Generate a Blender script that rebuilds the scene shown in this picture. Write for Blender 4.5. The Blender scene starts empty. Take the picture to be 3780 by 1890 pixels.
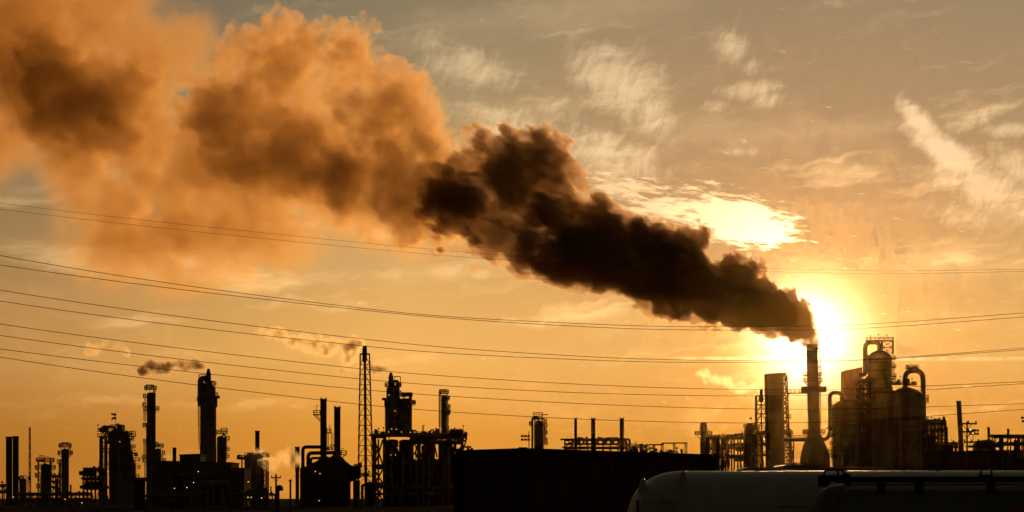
import bpy, bmesh, math, random
from mathutils import Vector, Matrix
R = math.radians
scene = bpy.context.scene
COL = scene.collection

# ---------------------------------------------------------------- camera
F = 7053.0          # focal length in photo pixels (3780 wide)
HY = 1840.0         # photo row of the horizon
EYE = 2.7
SD = 780.0          # metres to the great stack
cd = bpy.data.cameras.new('camera')
cam = bpy.data.objects.new('camera', cd); COL.objects.link(cam)
cam.location = (0, 0, EYE); cam.rotation_euler = (R(90), 0, 0)
cd.sensor_width = 36.0; cd.lens = 36.0*F/3780.0
cd.shift_y = (HY-945.0)/3780.0
cd.clip_start = 0.5; cd.clip_end = 20000
scene.camera = cam

def at(px, py, Y):
    """the place in the world seen at photo pixel (px, py), Y metres out"""
    return Vector(((px-1890.0)/F*Y, Y, EYE+(HY-py)/F*Y))
def az(px): return math.atan((px-1890.0)/F)
def el(px, py): return math.atan((HY-py)/F*math.cos(az(px)))

# ---------------------------------------------------------------- sun, sky
SUN_PX = (2980, 1242)
sdir = Vector(((SUN_PX[0]-1890)/F, 1.0, (HY-SUN_PX[1])/F)).normalized()
SUN_EL = math.asin(sdir.z); SUN_AZ = math.atan2(sdir.x, sdir.y)
sl = bpy.data.lights.new('sun', 'SUN'); sl.energy = 3.0; sl.angle = R(4.0); sl.color = (1.0, 0.59, 0.23)
so = bpy.data.objects.new('sun', sl); COL.objects.link(so)
so.rotation_euler = (-sdir).to_track_quat('-Z', 'Y').to_euler()

scene.view_settings.view_transform = 'Standard'; scene.view_settings.look = 'None'
scene.view_settings.exposure = 0.0; scene.view_settings.gamma = 1.0
scene.view_settings.use_curve_mapping = False
cy = scene.cycles
cy.volume_bounces = 2; cy.max_bounces = 6; cy.diffuse_bounces = 2; cy.glossy_bounces = 2; cy.transparent_max_bounces = 48
cy.volume_step_rate = 1.6; cy.volume_max_steps = 400
cy.use_denoising = True; cy.use_adaptive_sampling = True; cy.adaptive_threshold = 0.015; cy.adaptive_min_samples = 24
cy.sample_clamp_indirect = 6.0

class NT:
    """small helper that writes node trees as expressions"""
    def __init__(s, t, geo=False): s.t = t; s.geo = geo; s.n = 0
    def node(s, typ, **kw):
        n = s.t.nodes.new(typ); n.location = ((s.n % 40)*180, -(s.n//40)*260); s.n += 1
        for k, v in kw.items(): setattr(n, k, v)
        return n
    def link(s, a, b):
        if hasattr(a, 'is_output'): s.t.links.new(a, b)
        else: b.default_value = a
    def m(s, op, a, b=0.0, c=0.0, clamp=False):
        n = s.node('ShaderNodeMath', operation=op, use_clamp=clamp)
        s.link(a, n.inputs[0]); s.link(b, n.inputs[1])
        if len(n.inputs) > 2: s.link(c, n.inputs[2])
        return n.outputs[0]
    def v(s, op, a, b=(0, 0, 0), scale=None):
        n = s.node('ShaderNodeVectorMath', operation=op)
        s.link(a, n.inputs[0])
        if op == 'SCALE': s.link(scale, n.inputs['Scale'])
        elif op not in ('LENGTH', 'NORMALIZE'): s.link(b, n.inputs[1])
        return n.outputs['Value'] if op in ('LENGTH', 'DOT_PRODUCT', 'DISTANCE') else n.outputs['Vector']
    def xyz(s, x, y, z):
        n = s.node('ShaderNodeCombineXYZ')
        for i, q in enumerate((x, y, z)): s.link(q, n.inputs[i])
        return n.outputs[0]
    def sep(s, a):
        n = s.node('ShaderNodeSeparateXYZ'); s.link(a, n.inputs[0]); return n.outputs
    def smooth(s, x, lo, hi, a=0.0, b=1.0):
        n = s.node('ShaderNodeMapRange', interpolation_type='SMOOTHSTEP')
        for i, q in enumerate((x, lo, hi, a, b)): s.link(q, n.inputs[i])
        return n.outputs[0]
    def noise(s, vec, scale, detail=4.0, rough=0.5, dist=0.0, color=False):
        n = s.node('ShaderNodeTexNoise'); s.link(vec, n.inputs['Vector'])
        n.inputs['Scale'].default_value = scale; n.inputs['Detail'].default_value = detail
        n.inputs['Roughness'].default_value = rough; n.inputs['Distortion'].default_value = dist
        return n.outputs['Color'] if color else n.outputs[0]
    def voro(s, vec, scale, detail=0.0, rough=0.5, smoothness=0.6):
        n = s.node('ShaderNodeTexVoronoi', feature='F1', normalize=True); s.link(vec, n.inputs['Vector'])
        n.inputs['Scale'].default_value = scale; n.inputs['Detail'].default_value = detail
        n.inputs['Roughness'].default_value = rough
        return n.outputs['Distance']
    def mix(s, f, a, b, blend='MIX'):
        n = s.node('ShaderNodeMix', data_type='RGBA', blend_type=blend)
        s.link(f, n.inputs[0]); s.link(a, n.inputs[6]); s.link(b, n.inputs[7]); return n.outputs[2]
    def ramp(s, f, stops):
        n = s.node('ShaderNodeValToRGB'); cr = n.color_ramp
        while len(cr.elements) < len(stops): cr.elements.new(0.5)
        for e, (p, c) in zip(cr.elements, stops): e.position = p; e.color = (*c, 1.0)
        s.link(f, n.inputs[0]); return n.outputs[0]

def build_sky():
    w = bpy.data.worlds.new('World'); scene.world = w; w.use_nodes = True
    t = w.node_tree; t.nodes.clear(); N = NT(t)
    d = N.v('NORMALIZE', N.node('ShaderNodeTexCoord').outputs['Generated'])
    x, y, z = N.sep(d)
    deg = 180/math.pi
    eld = N.m('MULTIPLY', N.m('ARCSINE', z), deg)
    azd = N.m('MULTIPLY', N.m('ARCTAN2', x, y), deg)
    th = N.m('MULTIPLY', N.m('ARCCOSINE', N.m('MINIMUM', N.v('DOT_PRODUCT', d, tuple(sdir)), 0.9999999)), deg)
    # air: elevation gradient of a dusty golden evening, falling off away from the sun
    g = N.ramp(N.m('DIVIDE', N.m('MAXIMUM', eld, 0.0), 60.0), [
        (0.0, (0.70, 0.260, 0.026)), (2/60, (0.71, 0.305, 0.042)), (4.2/60, (0.77, 0.425, 0.112)), (7.5/60, (0.48, 0.322, 0.132)), (10.5/60, (0.265, 0.228, 0.130)),
        (14.5/60, (0.180, 0.182, 0.122)), (30/60, (0.12, 0.125, 0.10)), (1.0, (0.09, 0.085, 0.08))])
    fall = N.ramp(N.m('DIVIDE', th, 180.0), [
        (0.0, (0.48, 0.70, 0.95)), (6/180, (0.74, 0.84, 0.98)), (12/180, (1.0, 1.0, 1.0)), (16/180, (0.87, 0.86, 0.86)), (23/180, (0.62, 0.58, 0.62)), (45/180, (0.26, 0.23, 0.22)),
        (80/180, (0.070, 0.065, 0.065)), (1.0, (0.028, 0.028, 0.03))])
    base = N.mix(1.0, g, fall, 'MULTIPLY')
    glow = N.m('MULTIPLY', N.m('EXPONENT', N.m('DIVIDE', th, -2.2)), 0.10)
    glow2 = N.m('MULTIPLY', N.m('EXPONENT', N.m('MULTIPLY', N.m('POWER', N.m('DIVIDE', th, 1.2), 2.0), -1.0)), 4.2)
    gl = N.v('SCALE', (1.0, 0.62, 0.20), scale=glow)
    gl2 = N.v('SCALE', (1.0, 0.78, 0.42), scale=glow2)
    base = N.v('ADD', N.v('ADD', base, gl), gl2)
    # clouds -----------------------------------------------------------
    P = N.xyz(azd, eld, 0.0)
    def ell(cx, cy_, rx, ry, ang=0.0, w=1.0):
        """soft ellipse on the dome, given in photo pixels, strength w"""
        a0, e0 = math.degrees(az(cx)), math.degrees(el(cx, cy_)); k = math.degrees(1/F)
        n = N.node('ShaderNodeMapping', vector_type='TEXTURE'); N.link(P, n.inputs[0])
        n.inputs[1].default_value = (a0, e0, 0); n.inputs[2].default_value = (0, 0, R(ang)); n.inputs[3].default_value = (rx*k, ry*k, 1)
        return N.smooth(N.v('LENGTH', n.outputs[0]), 1.0, 0.0, 0.0, w)
    def summ(lst):
        o = ell(*lst[0])
        for e in lst[1:]: o = N.m('MAXIMUM', o, ell(*e))
        return o
    warp = N.v('SCALE', N.v('SUBTRACT', N.noise(P, 0.9, 3, 0.5, color=True), (0.5, 0.5, 0.5)), scale=0.95)
    PW = N.v('ADD', P, warp)
    # combed cirrus: filaments that hang and sweep
    def rot(v, a, s):
        n = N.node('ShaderNodeVectorRotate', rotation_type='Z_AXIS'); N.link(v, n.inputs['Vector']); n.inputs['Angle'].default_value = R(a)
        return N.v('MULTIPLY', n.outputs[0], s)
    fil = N.noise(rot(PW, 25, (3.2, 0.9, 1)), 1.0, 6, 0.62)
    fil2 = N.noise(rot(PW, -6, (0.55, 2.1, 1)), 1.0, 6, 0.6)
    cir = N.m('ADD', N.m('MULTIPLY', fil, 0.5), N.m('MULTIPLY', fil2, 0.5))
    m1 = summ([(1740, 250, 330, 130, -8, .95), (1600, 150, 110, 150, -60, .6), (2280, 300, 330, 210, -22, 1.1), (2400, 420, 200, 150, -40, .9),
               (1900, 480, 420, 160, -15, .9), (2230, 560, 380, 150, -14, 1.0), (2050, 400, 200, 130, 0, .6),
               (2700, 190, 130, 120, -35, .8), (2780, 250, 160, 60, -5, .6), (2760, 330, 220, 60, 6, .75), (2830, 370, 120, 50, 4, .7), (2640, 390, 90, 50, 0, .5),
               (2300, 160, 120, 60, 0, .4), (2720, 560, 170, 40, -4, .5),
               (3400, 460, 210, 70, -48, 1.35), (3490, 560, 280, 90, -36, 1.5), (3600, 440, 240, 60, 18, .75), (3720, 480, 170, 60, 0, .8), (3640, 680, 360, 170, -30, 1.0), (3560, 790, 340, 80, -12, .6), (3760, 620, 260, 110, -35, .9)])
    c1 = N.smooth(N.m('ADD', N.m('MULTIPLY', m1, 0.60), N.m('MULTIPLY', N.m('SUBTRACT', cir, 0.5), 1.45)), 0.10, 0.78)
    # rippled altocumulus deck beside the sun
    rip = N.noise(rot(N.v('ADD', P, N.v('SCALE', warp, scale=0.25)), 8, (1.6, 7.5, 1)), 1.0, 5, 0.6)
    m2 = summ([(2720, 815, 350, 140, -12, 1.4), (2480, 770, 420, 90, -6, .9), (2850, 860, 160, 70, -10, 1.0), (2300, 690, 350, 90, -8, .75), (2550, 700, 250, 60, 0, .5)])
    c2 = N.smooth(N.m('ADD', N.m('MULTIPLY', m2, 0.75), N.m('MULTIPLY', N.m('SUBTRACT', rip, 0.5), 1.7)), 0.20, 0.66)
    # long soft bands low in the sky
    band = N.noise(rot(PW, -7, (0.16, 1.5, 1)), 1.0, 6, 0.55)
    m3 = summ([(300, 960, 700, 110, -6, .9), (900, 1030, 600, 110, -10, .85), (1300, 1020, 520, 60, 2, .6), (1700, 1010, 500, 70, 4, .5), (3100, 640, 700, 120, -4, .5), (2900, 1400, 500, 60, 0, .4),
               (1350, 850, 350, 90, 0, .6), (400, 1180, 600, 50, -3, .35), (2200, 1150, 700, 90, 0, .35), (600, 1480, 1200, 60, 0, .3), (60, 720, 250, 90, 10, .6), (3500, 960, 500, 90, 5, .5)])
    far = N.smooth(N.noise(rot(PW, -4, (0.10, 0.55, 1)), 1.0, 4, 0.5), 0.48, 0.75)
    c3 = N.m('ADD', N.smooth(N.m('ADD', N.m('MULTIPLY', m3, 0.62), N.m('MULTIPLY', N.m('SUBTRACT', band, 0.5), 1.7)), 0.1, 0.8), N.m('MULTIPLY', far, 0.22))
    # contrail
    ce = N.m('ADD', N.m('MULTIPLY', azd, -0.0135), math.degrees(el(2440, 1322))+0.0135*math.degrees(az(2440)))
    cl = N.m('ABSOLUTE', N.m('SUBTRACT', eld, ce))
    c4 = N.m('MULTIPLY', N.m('MULTIPLY', N.smooth(cl, 0.085, 0.02), N.smooth(azd, math.degrees(az(2430)), math.degrees(az(2560)))), N.smooth(N.noise(N.xyz(azd, eld, 0), 1.3, 5, .6), .3, .55))
    near = N.m('EXPONENT', N.m('DIVIDE', th, -1.55))
    def lit(c, amb, sunk, col):
        s = N.m('MULTIPLY', c, N.m('ADD', N.m('MULTIPLY', near, sunk), N.m('MULTIPLY', N.m('EXPONENT', N.m('DIVIDE', th, -22.0)), amb)))
        return N.v('SCALE', col, scale=s)
    tot = N.v('ADD', base, lit(c1, 0.80, 4.0, (0.80, 0.58, 0.33)))
    tot = N.v('ADD', tot, lit(c2, 0.55, 13.0, (0.95, 0.68, 0.36)))
    tot = N.v('ADD', tot, lit(c3, 1.1, 1.0, (0.80, 0.52, 0.23)))
    tot = N.v('ADD', tot, lit(c4, 0.35, 1.2, (0.9, 0.65, 0.32)))
    # clear air above, from the sky model
    sk = N.node('ShaderNodeTexSky', sky_type='NISHITA', sun_disc=False)
    sk.sun_elevation = SUN_EL; sk.sun_rotation = SUN_AZ; sk.dust_density = 4.0; sk.air_density = 2.0
    tot = N.v('ADD', tot, N.v('MULTIPLY', sk.outputs[0], (0.010, 0.008, 0.006)))
    # ground half of the dome stays dark
    tot = N.v('SCALE', tot, scale=N.smooth(eld, -1.5, -0.1, 0.04, 1.0))
    bg = N.node('ShaderNodeBackground'); N.link(tot, bg.inputs[0]); bg.inputs[1].default_value = 1.0
    out = N.node('ShaderNodeOutputWorld'); N.link(bg.outputs[0], out.inputs[0])
build_sky()
scene.world.cycles.sampling_method = 'MANUAL'; scene.world.cycles.sample_map_resolution = 256
# ---------------------------------------------------------------- materials
def mat(name, col, rough=0.75, var=0.35, scale=0.6, metal=0.0, spec=0.3, bump=0.0, emit=0.0, streak=False):
    m = bpy.data.materials.new(name); m.use_nodes = True; t = m.node_tree; b = t.nodes['Principled BSDF']; N = NT(t)
    tc = N.node('ShaderNodeTexCoord').outputs['Object']
    if streak:
        mp = N.node('ShaderNodeMapping'); N.link(tc, mp.inputs[0]); mp.inputs[3].default_value = (1.0, 1.0, 0.12); tc = mp.outputs[0]
    n = N.noise(tc, scale, 6, 0.65)
    f = N.smooth(n, 0.3, 0.72)
    c0 = tuple(c*(1-var) for c in col); c1 = tuple(min(1, c*(1+var*.6)) for c in col)
    N.link(N.mix(f, (*c0, 1), (*c1, 1)), b.inputs['Base Color'])
    b.inputs['Roughness'].default_value = rough; b.inputs['Metallic'].default_value = metal
    b.inputs['Specular IOR Level'].default_value = spec
    if bump:
        bp = N.node('ShaderNodeBump'); bp.inputs['Strength'].default_value = bump; N.link(N.noise(tc, scale*6, 4, .6), bp.inputs['Height']); N.link(bp.outputs[0], b.inputs['Normal'])
    if emit:
        b.inputs['Emission Color'].default_value = (*col, 1); b.inputs['Emission Strength'].default_value = emit
    return m
M = dict(
    steel=mat('weathered_steel', (0.115, 0.095, 0.08), .85, .4, .35, spec=0),
    shell=mat('vessel_shell', (0.20, 0.17, 0.14), .85, .4, .25, spec=0, streak=True),
    rail=mat('railing_steel', (0.10, 0.085, 0.07), .85, .2, .5, spec=0),
    pipe=mat('insulated_pipe', (0.24, 0.21, 0.18), .75, .3, .5, spec=0),
    concrete=mat('stack_concrete', (0.25, 0.21, 0.17), .95, .3, .2, spec=0, streak=True),
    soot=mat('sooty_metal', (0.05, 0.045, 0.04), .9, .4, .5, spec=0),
    clad=mat('ribbed_cladding', (0.15, 0.125, 0.10), .85, .3, .3, spec=0, streak=True),
    roof=mat('felt_roof', (0.09, 0.08, 0.07), .95, .3, .4, spec=0),
    crate=mat('container_paint', (0.075, 0.024, 0.012), .8, .35, 1.2, spec=.15, bump=.1, streak=True),
    crate_dark=mat('container_frame', (0.025, 0.014, 0.010), .85, .3, 1.5, spec=.1),
    yellow=mat('hazard_yellow', (0.10, 0.065, 0.012), .9, .4, 2.0, spec=.1),
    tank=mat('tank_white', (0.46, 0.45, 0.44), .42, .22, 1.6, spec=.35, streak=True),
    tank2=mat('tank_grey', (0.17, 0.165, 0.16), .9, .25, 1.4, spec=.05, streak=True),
    black=mat('black_rubber', (0.022, 0.02, 0.019), .8, .3, 3.0, spec=.15),
    red=mat('red_lettering', (0.42, 0.025, 0.02), .6, .15, 5.0, spec=.2),
    wood=mat('pole_timber', (0.10, 0.07, 0.05), .95, .4, 1.5, spec=.05),
    cable=mat('cable_sheath', (0.035, 0.03, 0.025), .8, .2, 4.0, spec=.1),
    ground=mat('oily_dirt', (0.075, 0.06, 0.048), 1.0, .5, .05, spec=0, bump=.3),
    flag=mat('flag_cloth', (0.16, 0.07, 0.06), .9, .4, .8, spec=.05),
    lamp=mat('sodium_lamp', (1.0, 0.62, 0.22), .5, 0, 1, emit=1.7),
    lens=mat('lamp_glass', (0.30, 0.28, 0.25), .2, .1, 1, spec=.5),
)
# ---------------------------------------------------------------- shapes
class MB:
    def __init__(s): s.v = []; s.f = []; s.sm = []
    def _add(s, vs, fs, smooth=False):
        o = len(s.v); s.v += [tuple(v) for v in vs]; s.f += [[i+o for i in f] for f in fs]; s.sm += [smooth]*len(fs)
    def box(s, lo, hi):
        (a, b, c), (d, e, f) = lo, hi
        s._add([(a, b, c), (d, b, c), (d, e, c), (a, e, c), (a, b, f), (d, b, f), (d, e, f), (a, e, f)],
               [(0, 3, 2, 1), (4, 5, 6, 7), (0, 1, 5, 4), (1, 2, 6, 5), (2, 3, 7, 6), (3, 0, 4, 7)]); return s
    def prism(s, poly, y0, y1):
        """polygon in x, z pushed along y"""
        n = len(poly); vs = [(x, y0, z) for x, z in poly]+[(x, y1, z) for x, z in poly]
        s._add(vs, [list(range(n)), list(range(2*n-1, n-1, -1))]+[(i, i+n, (i+1) % n+n, (i+1) % n) for i in range(n)]); return s
    def cyl(s, p0, p1, r0, r1=None, seg=12, cap=True):
        r1 = r0 if r1 is None else r1; p0, p1 = Vector(p0), Vector(p1); d = (p1-p0)
        if d.length < 1e-6: return s
        d.normalize(); u = d.orthogonal().normalized(); w = d.cross(u)
        vs = []
        for p, r in ((p0, r0), (p1, r1)):
            for i in range(seg): a = 2*math.pi*(i+.5)/seg; vs.append(p+u*(math.cos(a)*r)+w*(math.sin(a)*r))
        s._add(vs, [(i, (i+1) % seg, (i+1) % seg+seg, i+seg) for i in range(seg)], seg > 6)
        if cap: s._add(vs, [list(range(seg-1, -1, -1)), list(range(seg, 2*seg))])
        return s
    def bar(s, p0, p1, w): return s.cyl(p0, p1, w*.62, seg=4)
    def tube(s, pts, r, seg=10):
        pts = [Vector(p) for p in pts]; n = len(pts); vs = []; u = None
        for i, p in enumerate(pts):
            d = (pts[min(i+1, n-1)]-pts[max(i-1, 0)]).normalized()
            u = d.orthogonal().normalized() if u is None else (u-d*u.dot(d)).normalized()
            w = d.cross(u); rr = r[i] if isinstance(r, (list, tuple)) else r
            for k in range(seg): a = 2*math.pi*k/seg; vs.append(p+u*(math.cos(a)*rr)+w*(math.sin(a)*rr))
        fs = [(i*seg+k, i*seg+(k+1) % seg, (i+1)*seg+(k+1) % seg, (i+1)*seg+k) for i in range(n-1) for k in range(seg)]
        s._add(vs, fs, True); s._add(vs, [list(range(seg-1, -1, -1)), list(range((n-1)*seg, n*seg))]); return s
    def lathe(s, cx, cy_, prof, seg=32, smooth=True, lean=0.0):
        """prof: (r, z) from the bottom up; lean shifts x per metre"""
        vs = []; z0 = prof[0][1]
        for r, z in prof:
            for k in range(seg): a = 2*math.pi*k/seg; vs.append((cx+lean*(z-z0)+math.cos(a)*r, cy_+math.sin(a)*r, z))
        n = len(prof)
        s._add(vs, [(i*seg+k, i*seg+(k+1) % seg, (i+1)*seg+(k+1) % seg, (i+1)*seg+k) for i in range(n-1) for k in range(seg)], smooth)
        s._add(vs, [list(range(seg-1, -1, -1)), list(range((n-1)*seg, n*seg))]); return s
    def mesh(s, name, material):
        me = bpy.data.meshes.new(name); me.from_pydata(s.v, [], s.f); me.materials.append(material)
        me.polygons.foreach_set('use_smooth', s.sm); me.update(); return me
    def build(s, name, material, parent=None, loc=None):
        o = bpy.data.objects.new(name, s.mesh(name, material)); COL.objects.link(o)
        if parent is not None: o.parent = parent
        if loc is not None: o.location = loc
        return o
def bend(pts, rad, n=6):
    """round the corners of a polyline"""
    pts = [Vector(p) for p in pts]; out = [pts[0]]
    for a, b, c in zip(pts, pts[1:], pts[2:]):
        r = min(rad, (b-a).length*.49, (c-b).length*.49); p, q = b+(a-b).normalized()*r, b+(c-b).normalized()*r
        for i in range(n+1): t = i/n; out.append(p*(1-t)**2+b*2*t*(1-t)+q*t*t)
    out.append(pts[-1]); return out
def dome(r, z0, z1, h, taper=None, n=7):
    """closed shell profile: straight side then an elliptical head of height h"""
    return [(r if taper is None else taper, z0), (r, z1-h)]+[(r*math.cos(math.pi/2*i/n), z1-h+h*math.sin(math.pi/2*i/n)) for i in range(1, n)]+[(.02, z1)]

class T:
    """a thing at depth Y: an Empty at its base, with photo columns and rows turned into local metres"""
    def __init__(s, name, label, cat, px, Y, group=None):
        s.Y = Y; s.ox = (px-1890)/F*Y
        o = bpy.data.objects.new(name, None); COL.objects.link(o); o.location = (s.ox, Y, 0); o.empty_display_size = .5
        o['label'] = label; o['category'] = cat; o['kind'] = 'thing'
        if group: o['group'] = group
        s.o = o
    def x(s, px): return (px-1890)/F*s.Y-s.ox
    def z(s, py): return max(0.0, EYE+(HY-py)/F*s.Y)
    def s(s, n): return n/F*s.Y
    def add(s, name, mb, m='steel', parent=None): return mb.build(name, M[m], parent or s.o)
    # ---- standard plant pieces
    def shell(s, x0, x1, top, base=1900, head=.5, m='shell', cy_=0.0, name='vessel_shell', bottom=None):
        r = s.s(x1-x0)/2; z1 = s.z(top)
        return s.add(name, MB().lathe(s.x((x0+x1)/2), cy_, dome(r, s.z(base), z1, r*head, bottom), 28), m)
    def rings(s, x0, x1, rows, out=.12, h=.3, m='steel', cy_=0.0, name='stiffener_ring'):
        for py in rows:
            r = s.s(x1-x0)/2; z = s.z(py)
            s.add(name, MB().lathe(s.x((x0+x1)/2), cy_, [(r*.98, z-h/2), (r+out, z-h/2), (r+out, z+h/2), (r*.98, z+h/2)], 28), m)
    def platform(s, x0, x1, py, side='O', ext=1.1, cy_=0.0, rail=True, brackets=True):
        ext *= 1.3; r = s.s(x1-x0)/2; cx = s.x((x0+x1)/2); z = s.z(py)
        a0, a1 = {'O': (0, 360), 'L': (120, 245), 'R': (-65, 60), 'F': (200, 340), 'LF': (130, 290), 'RF': (-110, 50)}[side]
        n = max(4, int((a1-a0)/18)); A = [R(a0+(a1-a0)*i/n) for i in range(n+1)]; ro = r+ext
        mb = MB(); vs = []
        for a in A:
            for rr, zz in ((r*.97, z-.12), (ro, z-.12), (ro, z+.06), (r*.97, z+.06)): vs.append((cx+math.cos(a)*rr, cy_+math.sin(a)*rr, zz))
        fs = [(i*4+k, i*4+(k+1) % 4, i*4+4+(k+1) % 4, i*4+4+k) for i in range(n) for k in range(4)]+[(0, 3, 2, 1), (n*4, n*4+1, n*4+2, n*4+3)]
        mb._add(vs, fs)
        if brackets:
            for a in A[::3]: mb.bar((cx+math.cos(a)*r*.98, cy_+math.sin(a)*r*.98, z-ext*.9), (cx+math.cos(a)*ro*.98, cy_+math.sin(a)*ro*.98, z-.1), .12)
        p = s.add('platform', mb, 'steel')
        if rail:
            rb = MB(); pts = [(cx+math.cos(a)*(ro-.05), cy_+math.sin(a)*(ro-.05)) for a in A]
            for i, (u, v) in enumerate(pts): rb.bar((u, v, z), (u, v, z+1.25), .14)
            for (u, v), (u2, v2) in zip(pts, pts[1:]):
                for h in (.62, 1.22): rb.bar((u, v, z+h), (u2, v2, z+h), .13)
            s.add('railing', rb, 'rail', p)
        return p
    def ladder(s, px, py0, py1, y=-.2, cage=True, w=.55):
        x = s.x(px); z0, z1 = s.z(py0), s.z(py1); mb = MB()
        for d in (-w/2, w/2): mb.bar((x+d, y, z0), (x+d, y, z1), .14)
        z = z0+.4
        while z < z1: mb.bar((x-w/2, y, z), (x+w/2, y, z), .08); z += .6
        l = s.add('ladder', mb, 'rail')
        if cage and z1-z0 > 5:
            c = MB(); z = z0+2.5
            while z < z1:
                pts = [(x+math.cos(a)*.5, y-.05-math.sin(a)*.75, z) for a in [math.pi*i/6 for i in range(7)]]
                for a, b in zip(pts, pts[1:]): c.bar(a, b, .07)
                z += 1.6
            for a in (.5, math.pi/2, math.pi-.5): c.bar((x+math.cos(a)*.5, y-.05-math.sin(a)*.75, z0+2.5), (x+math.cos(a)*.5, y-.05-math.sin(a)*.75, z1), .07)
            s.add('safety_cage', c, 'rail', l)
        return l
    def pipe(s, pts, r, m='pipe', rad=None, name='pipe', parent=None, seg=12):
        """pts: (photo x, photo y[, local depth])"""
        P = [(s.x(p[0]), p[2] if len(p) > 2 else 0.0, s.z(p[1])) for p in pts]
        return s.add(name, MB().tube(bend(P, rad if rad else r*2.6) if len(P) > 2 else P, r, seg), m, parent)
    def deck(s, x0, x1, py, dep, th=.35, rail=True, y0=None, name='deck'):
        y0 = -dep/2 if y0 is None else y0; z = s.z(py); a, b = s.x(x0), s.x(x1)
        p = s.add(name, MB().box((a, y0, z-th), (b, y0+dep, z)), 'steel')
        if rail:
            mb = MB()
            for yy in (y0+.05, y0+dep-.05):
                n = max(1, int((b-a)/1.8))
                for i in range(n+1): x = a+.05+(b-a-.1)*i/n; mb.bar((x, yy, z), (x, yy, z+1.25), .14)
                for h in (.62, 1.22): mb.bar((a, yy, z+h), (b, yy, z+h), .13)
            for xx in (a+.05, b-.05):
                for h in (.62, 1.22): mb.bar((xx, y0, z+h), (xx, y0+dep, z+h), .09)
            s.add('railing', mb, 'rail', p)
        return p
    def davit(s, px, py, h=2.2, reach=1.6, y=0.0):
        x, z = s.x(px), s.z(py)
        s.add('davit', MB().tube(bend([(x, y, z), (x, y, z+h), (x+reach, y, z+h), (x+reach, y, z+h-.4)], .3, 4), .09, 6), 'rail')
    def frame_top(s, x0, x1, py0, py1, dep=2.0):
        """open portal frame above a column"""
        a, b, z0, z1 = s.x(x0), s.x(x1), s.z(py0), s.z(py1); mb = MB()
        for y in (-dep/2, dep/2):
            for x in (a, b): mb.bar((x, y, z0), (x, y, z1), .14)
            mb.bar((a, y, z1), (b, y, z1), .16)
        for x in (a, b): mb.bar((x, -dep/2, z1), (x, dep/2, z1), .14)
        s.add('lifting_frame', mb, 'steel')
    def tower(s, cx0, w0, py0, cx1, w1, py1, levels, t=.28, style='X', dep=None, name='lattice'):
        """four-legged lattice between two rows: each leg and each level's bracing a part"""
        z0, z1 = s.z(py0), s.z(py1); a0, a1 = s.x(cx0), s.x(cx1); h0, h1 = s.s(w0)/2, s.s(w1)/2
        sg = [(-1, -1), (1, -1), (1, 1), (-1, 1)]
        def P(k, f): h = h0+(h1-h0)*f; hy = h if dep is None else dep/2; return Vector((a0+(a1-a0)*f+sg[k][0]*h, sg[k][1]*hy, z0+(z1-z0)*f))
        for k in range(4): s.add('leg', MB().bar(P(k, 0), P(k, 1), t*1.25), 'steel')
        for i in range(levels):
            f0, f1 = i/levels, (i+1)/levels; mb = MB()
            for k in range(4):
                j = (k+1) % 4
                mb.bar(P(k, f1), P(j, f1), t*.8)
                if style == 'X': mb.bar(P(k, f0), P(j, f1), t*.62); mb.bar(P(j, f0), P(k, f1), t*.62)
                elif style == 'Z':
                    if i % 2: mb.bar(P(k, f0), P(j, f1), t*.7)
                    else: mb.bar(P(j, f0), P(k, f1), t*.7)
                else:   # K: apex in the middle of the upper bar
                    c = (P(k, f1)+P(j, f1))/2; mb.bar(P(k, f0), c, t*.7); mb.bar(P(j, f0), c, t*.7)
            s.add(name, mb, 'steel')
    def rack(s, x0, x1, rows, base, dep, bays, t=.4, pipes=3, seed=1, diag=True, pr=(.15, .45), y0=None):
        """pipe rack: columns, beams on each row, pipes lying on the beams"""
        rnd = random.Random(seed); y0 = -dep/2 if y0 is None else y0; ys = (y0, y0+dep); X = [s.x(x0+(x1-x0)*i/bays) for i in range(bays+1)]
        zt, zb = s.z(rows[0]), s.z(base)
        for x in X:
            for y in ys: s.add('column', MB().box((x-t/2, y-t/2, zb), (x+t/2, y+t/2, zt)), 'steel')
        for j, py in enumerate(rows):
            z = s.z(py)-j*.004
            for y in ys: s.add('longitudinal_beam', MB().box((X[0]-t*.3, y-t*.35, z-t*.9), (X[-1]+t*.3, y+t*.35, z-.01)), 'steel')
            for x in X: s.add('cross_beam', MB().box((x-t*.34, ys[0]-.3, z-t), (x+t*.34, ys[1]+.3, z-.03)), 'steel')
            for k in range(pipes):
                r = rnd.uniform(*pr); y = y0+dep*(k+.5)/pipes
                a = X[0]-rnd.uniform(-.5, 2); b = X[-1]+rnd.uniform(-.5, 2)
                if rnd.random() < .35: b = X[rnd.randrange(1, bays+1)]
                e = rnd.choice((0, 0, rnd.uniform(.8, 2.2), -rnd.uniform(.8, 2.0)))
                pts = [(a, y, z+r), (b, y, z+r)]+([(b, y, max(.3, z+r+e))] if e else [])
                s.add('pipe', MB().tube(bend(pts, r*2.5) if len(pts) > 2 else pts, r, 8), 'pipe')
        if diag:
            zs = [s.z(p) for p in rows]+[zb]
            for i in range(bays):
                if rnd.random() < .75:
                    mb = MB()
                    for za, zc in zip(zs[:-1], zs[1:]):
                        p, q = (X[i], X[i+1]) if rnd.random() < .5 else (X[i+1], X[i])
                        mb.bar((p, y0-.02, zc), (q, y0-.02, za-t*.5), t*.5)
                    s.add('brace', mb, 'steel')
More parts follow.
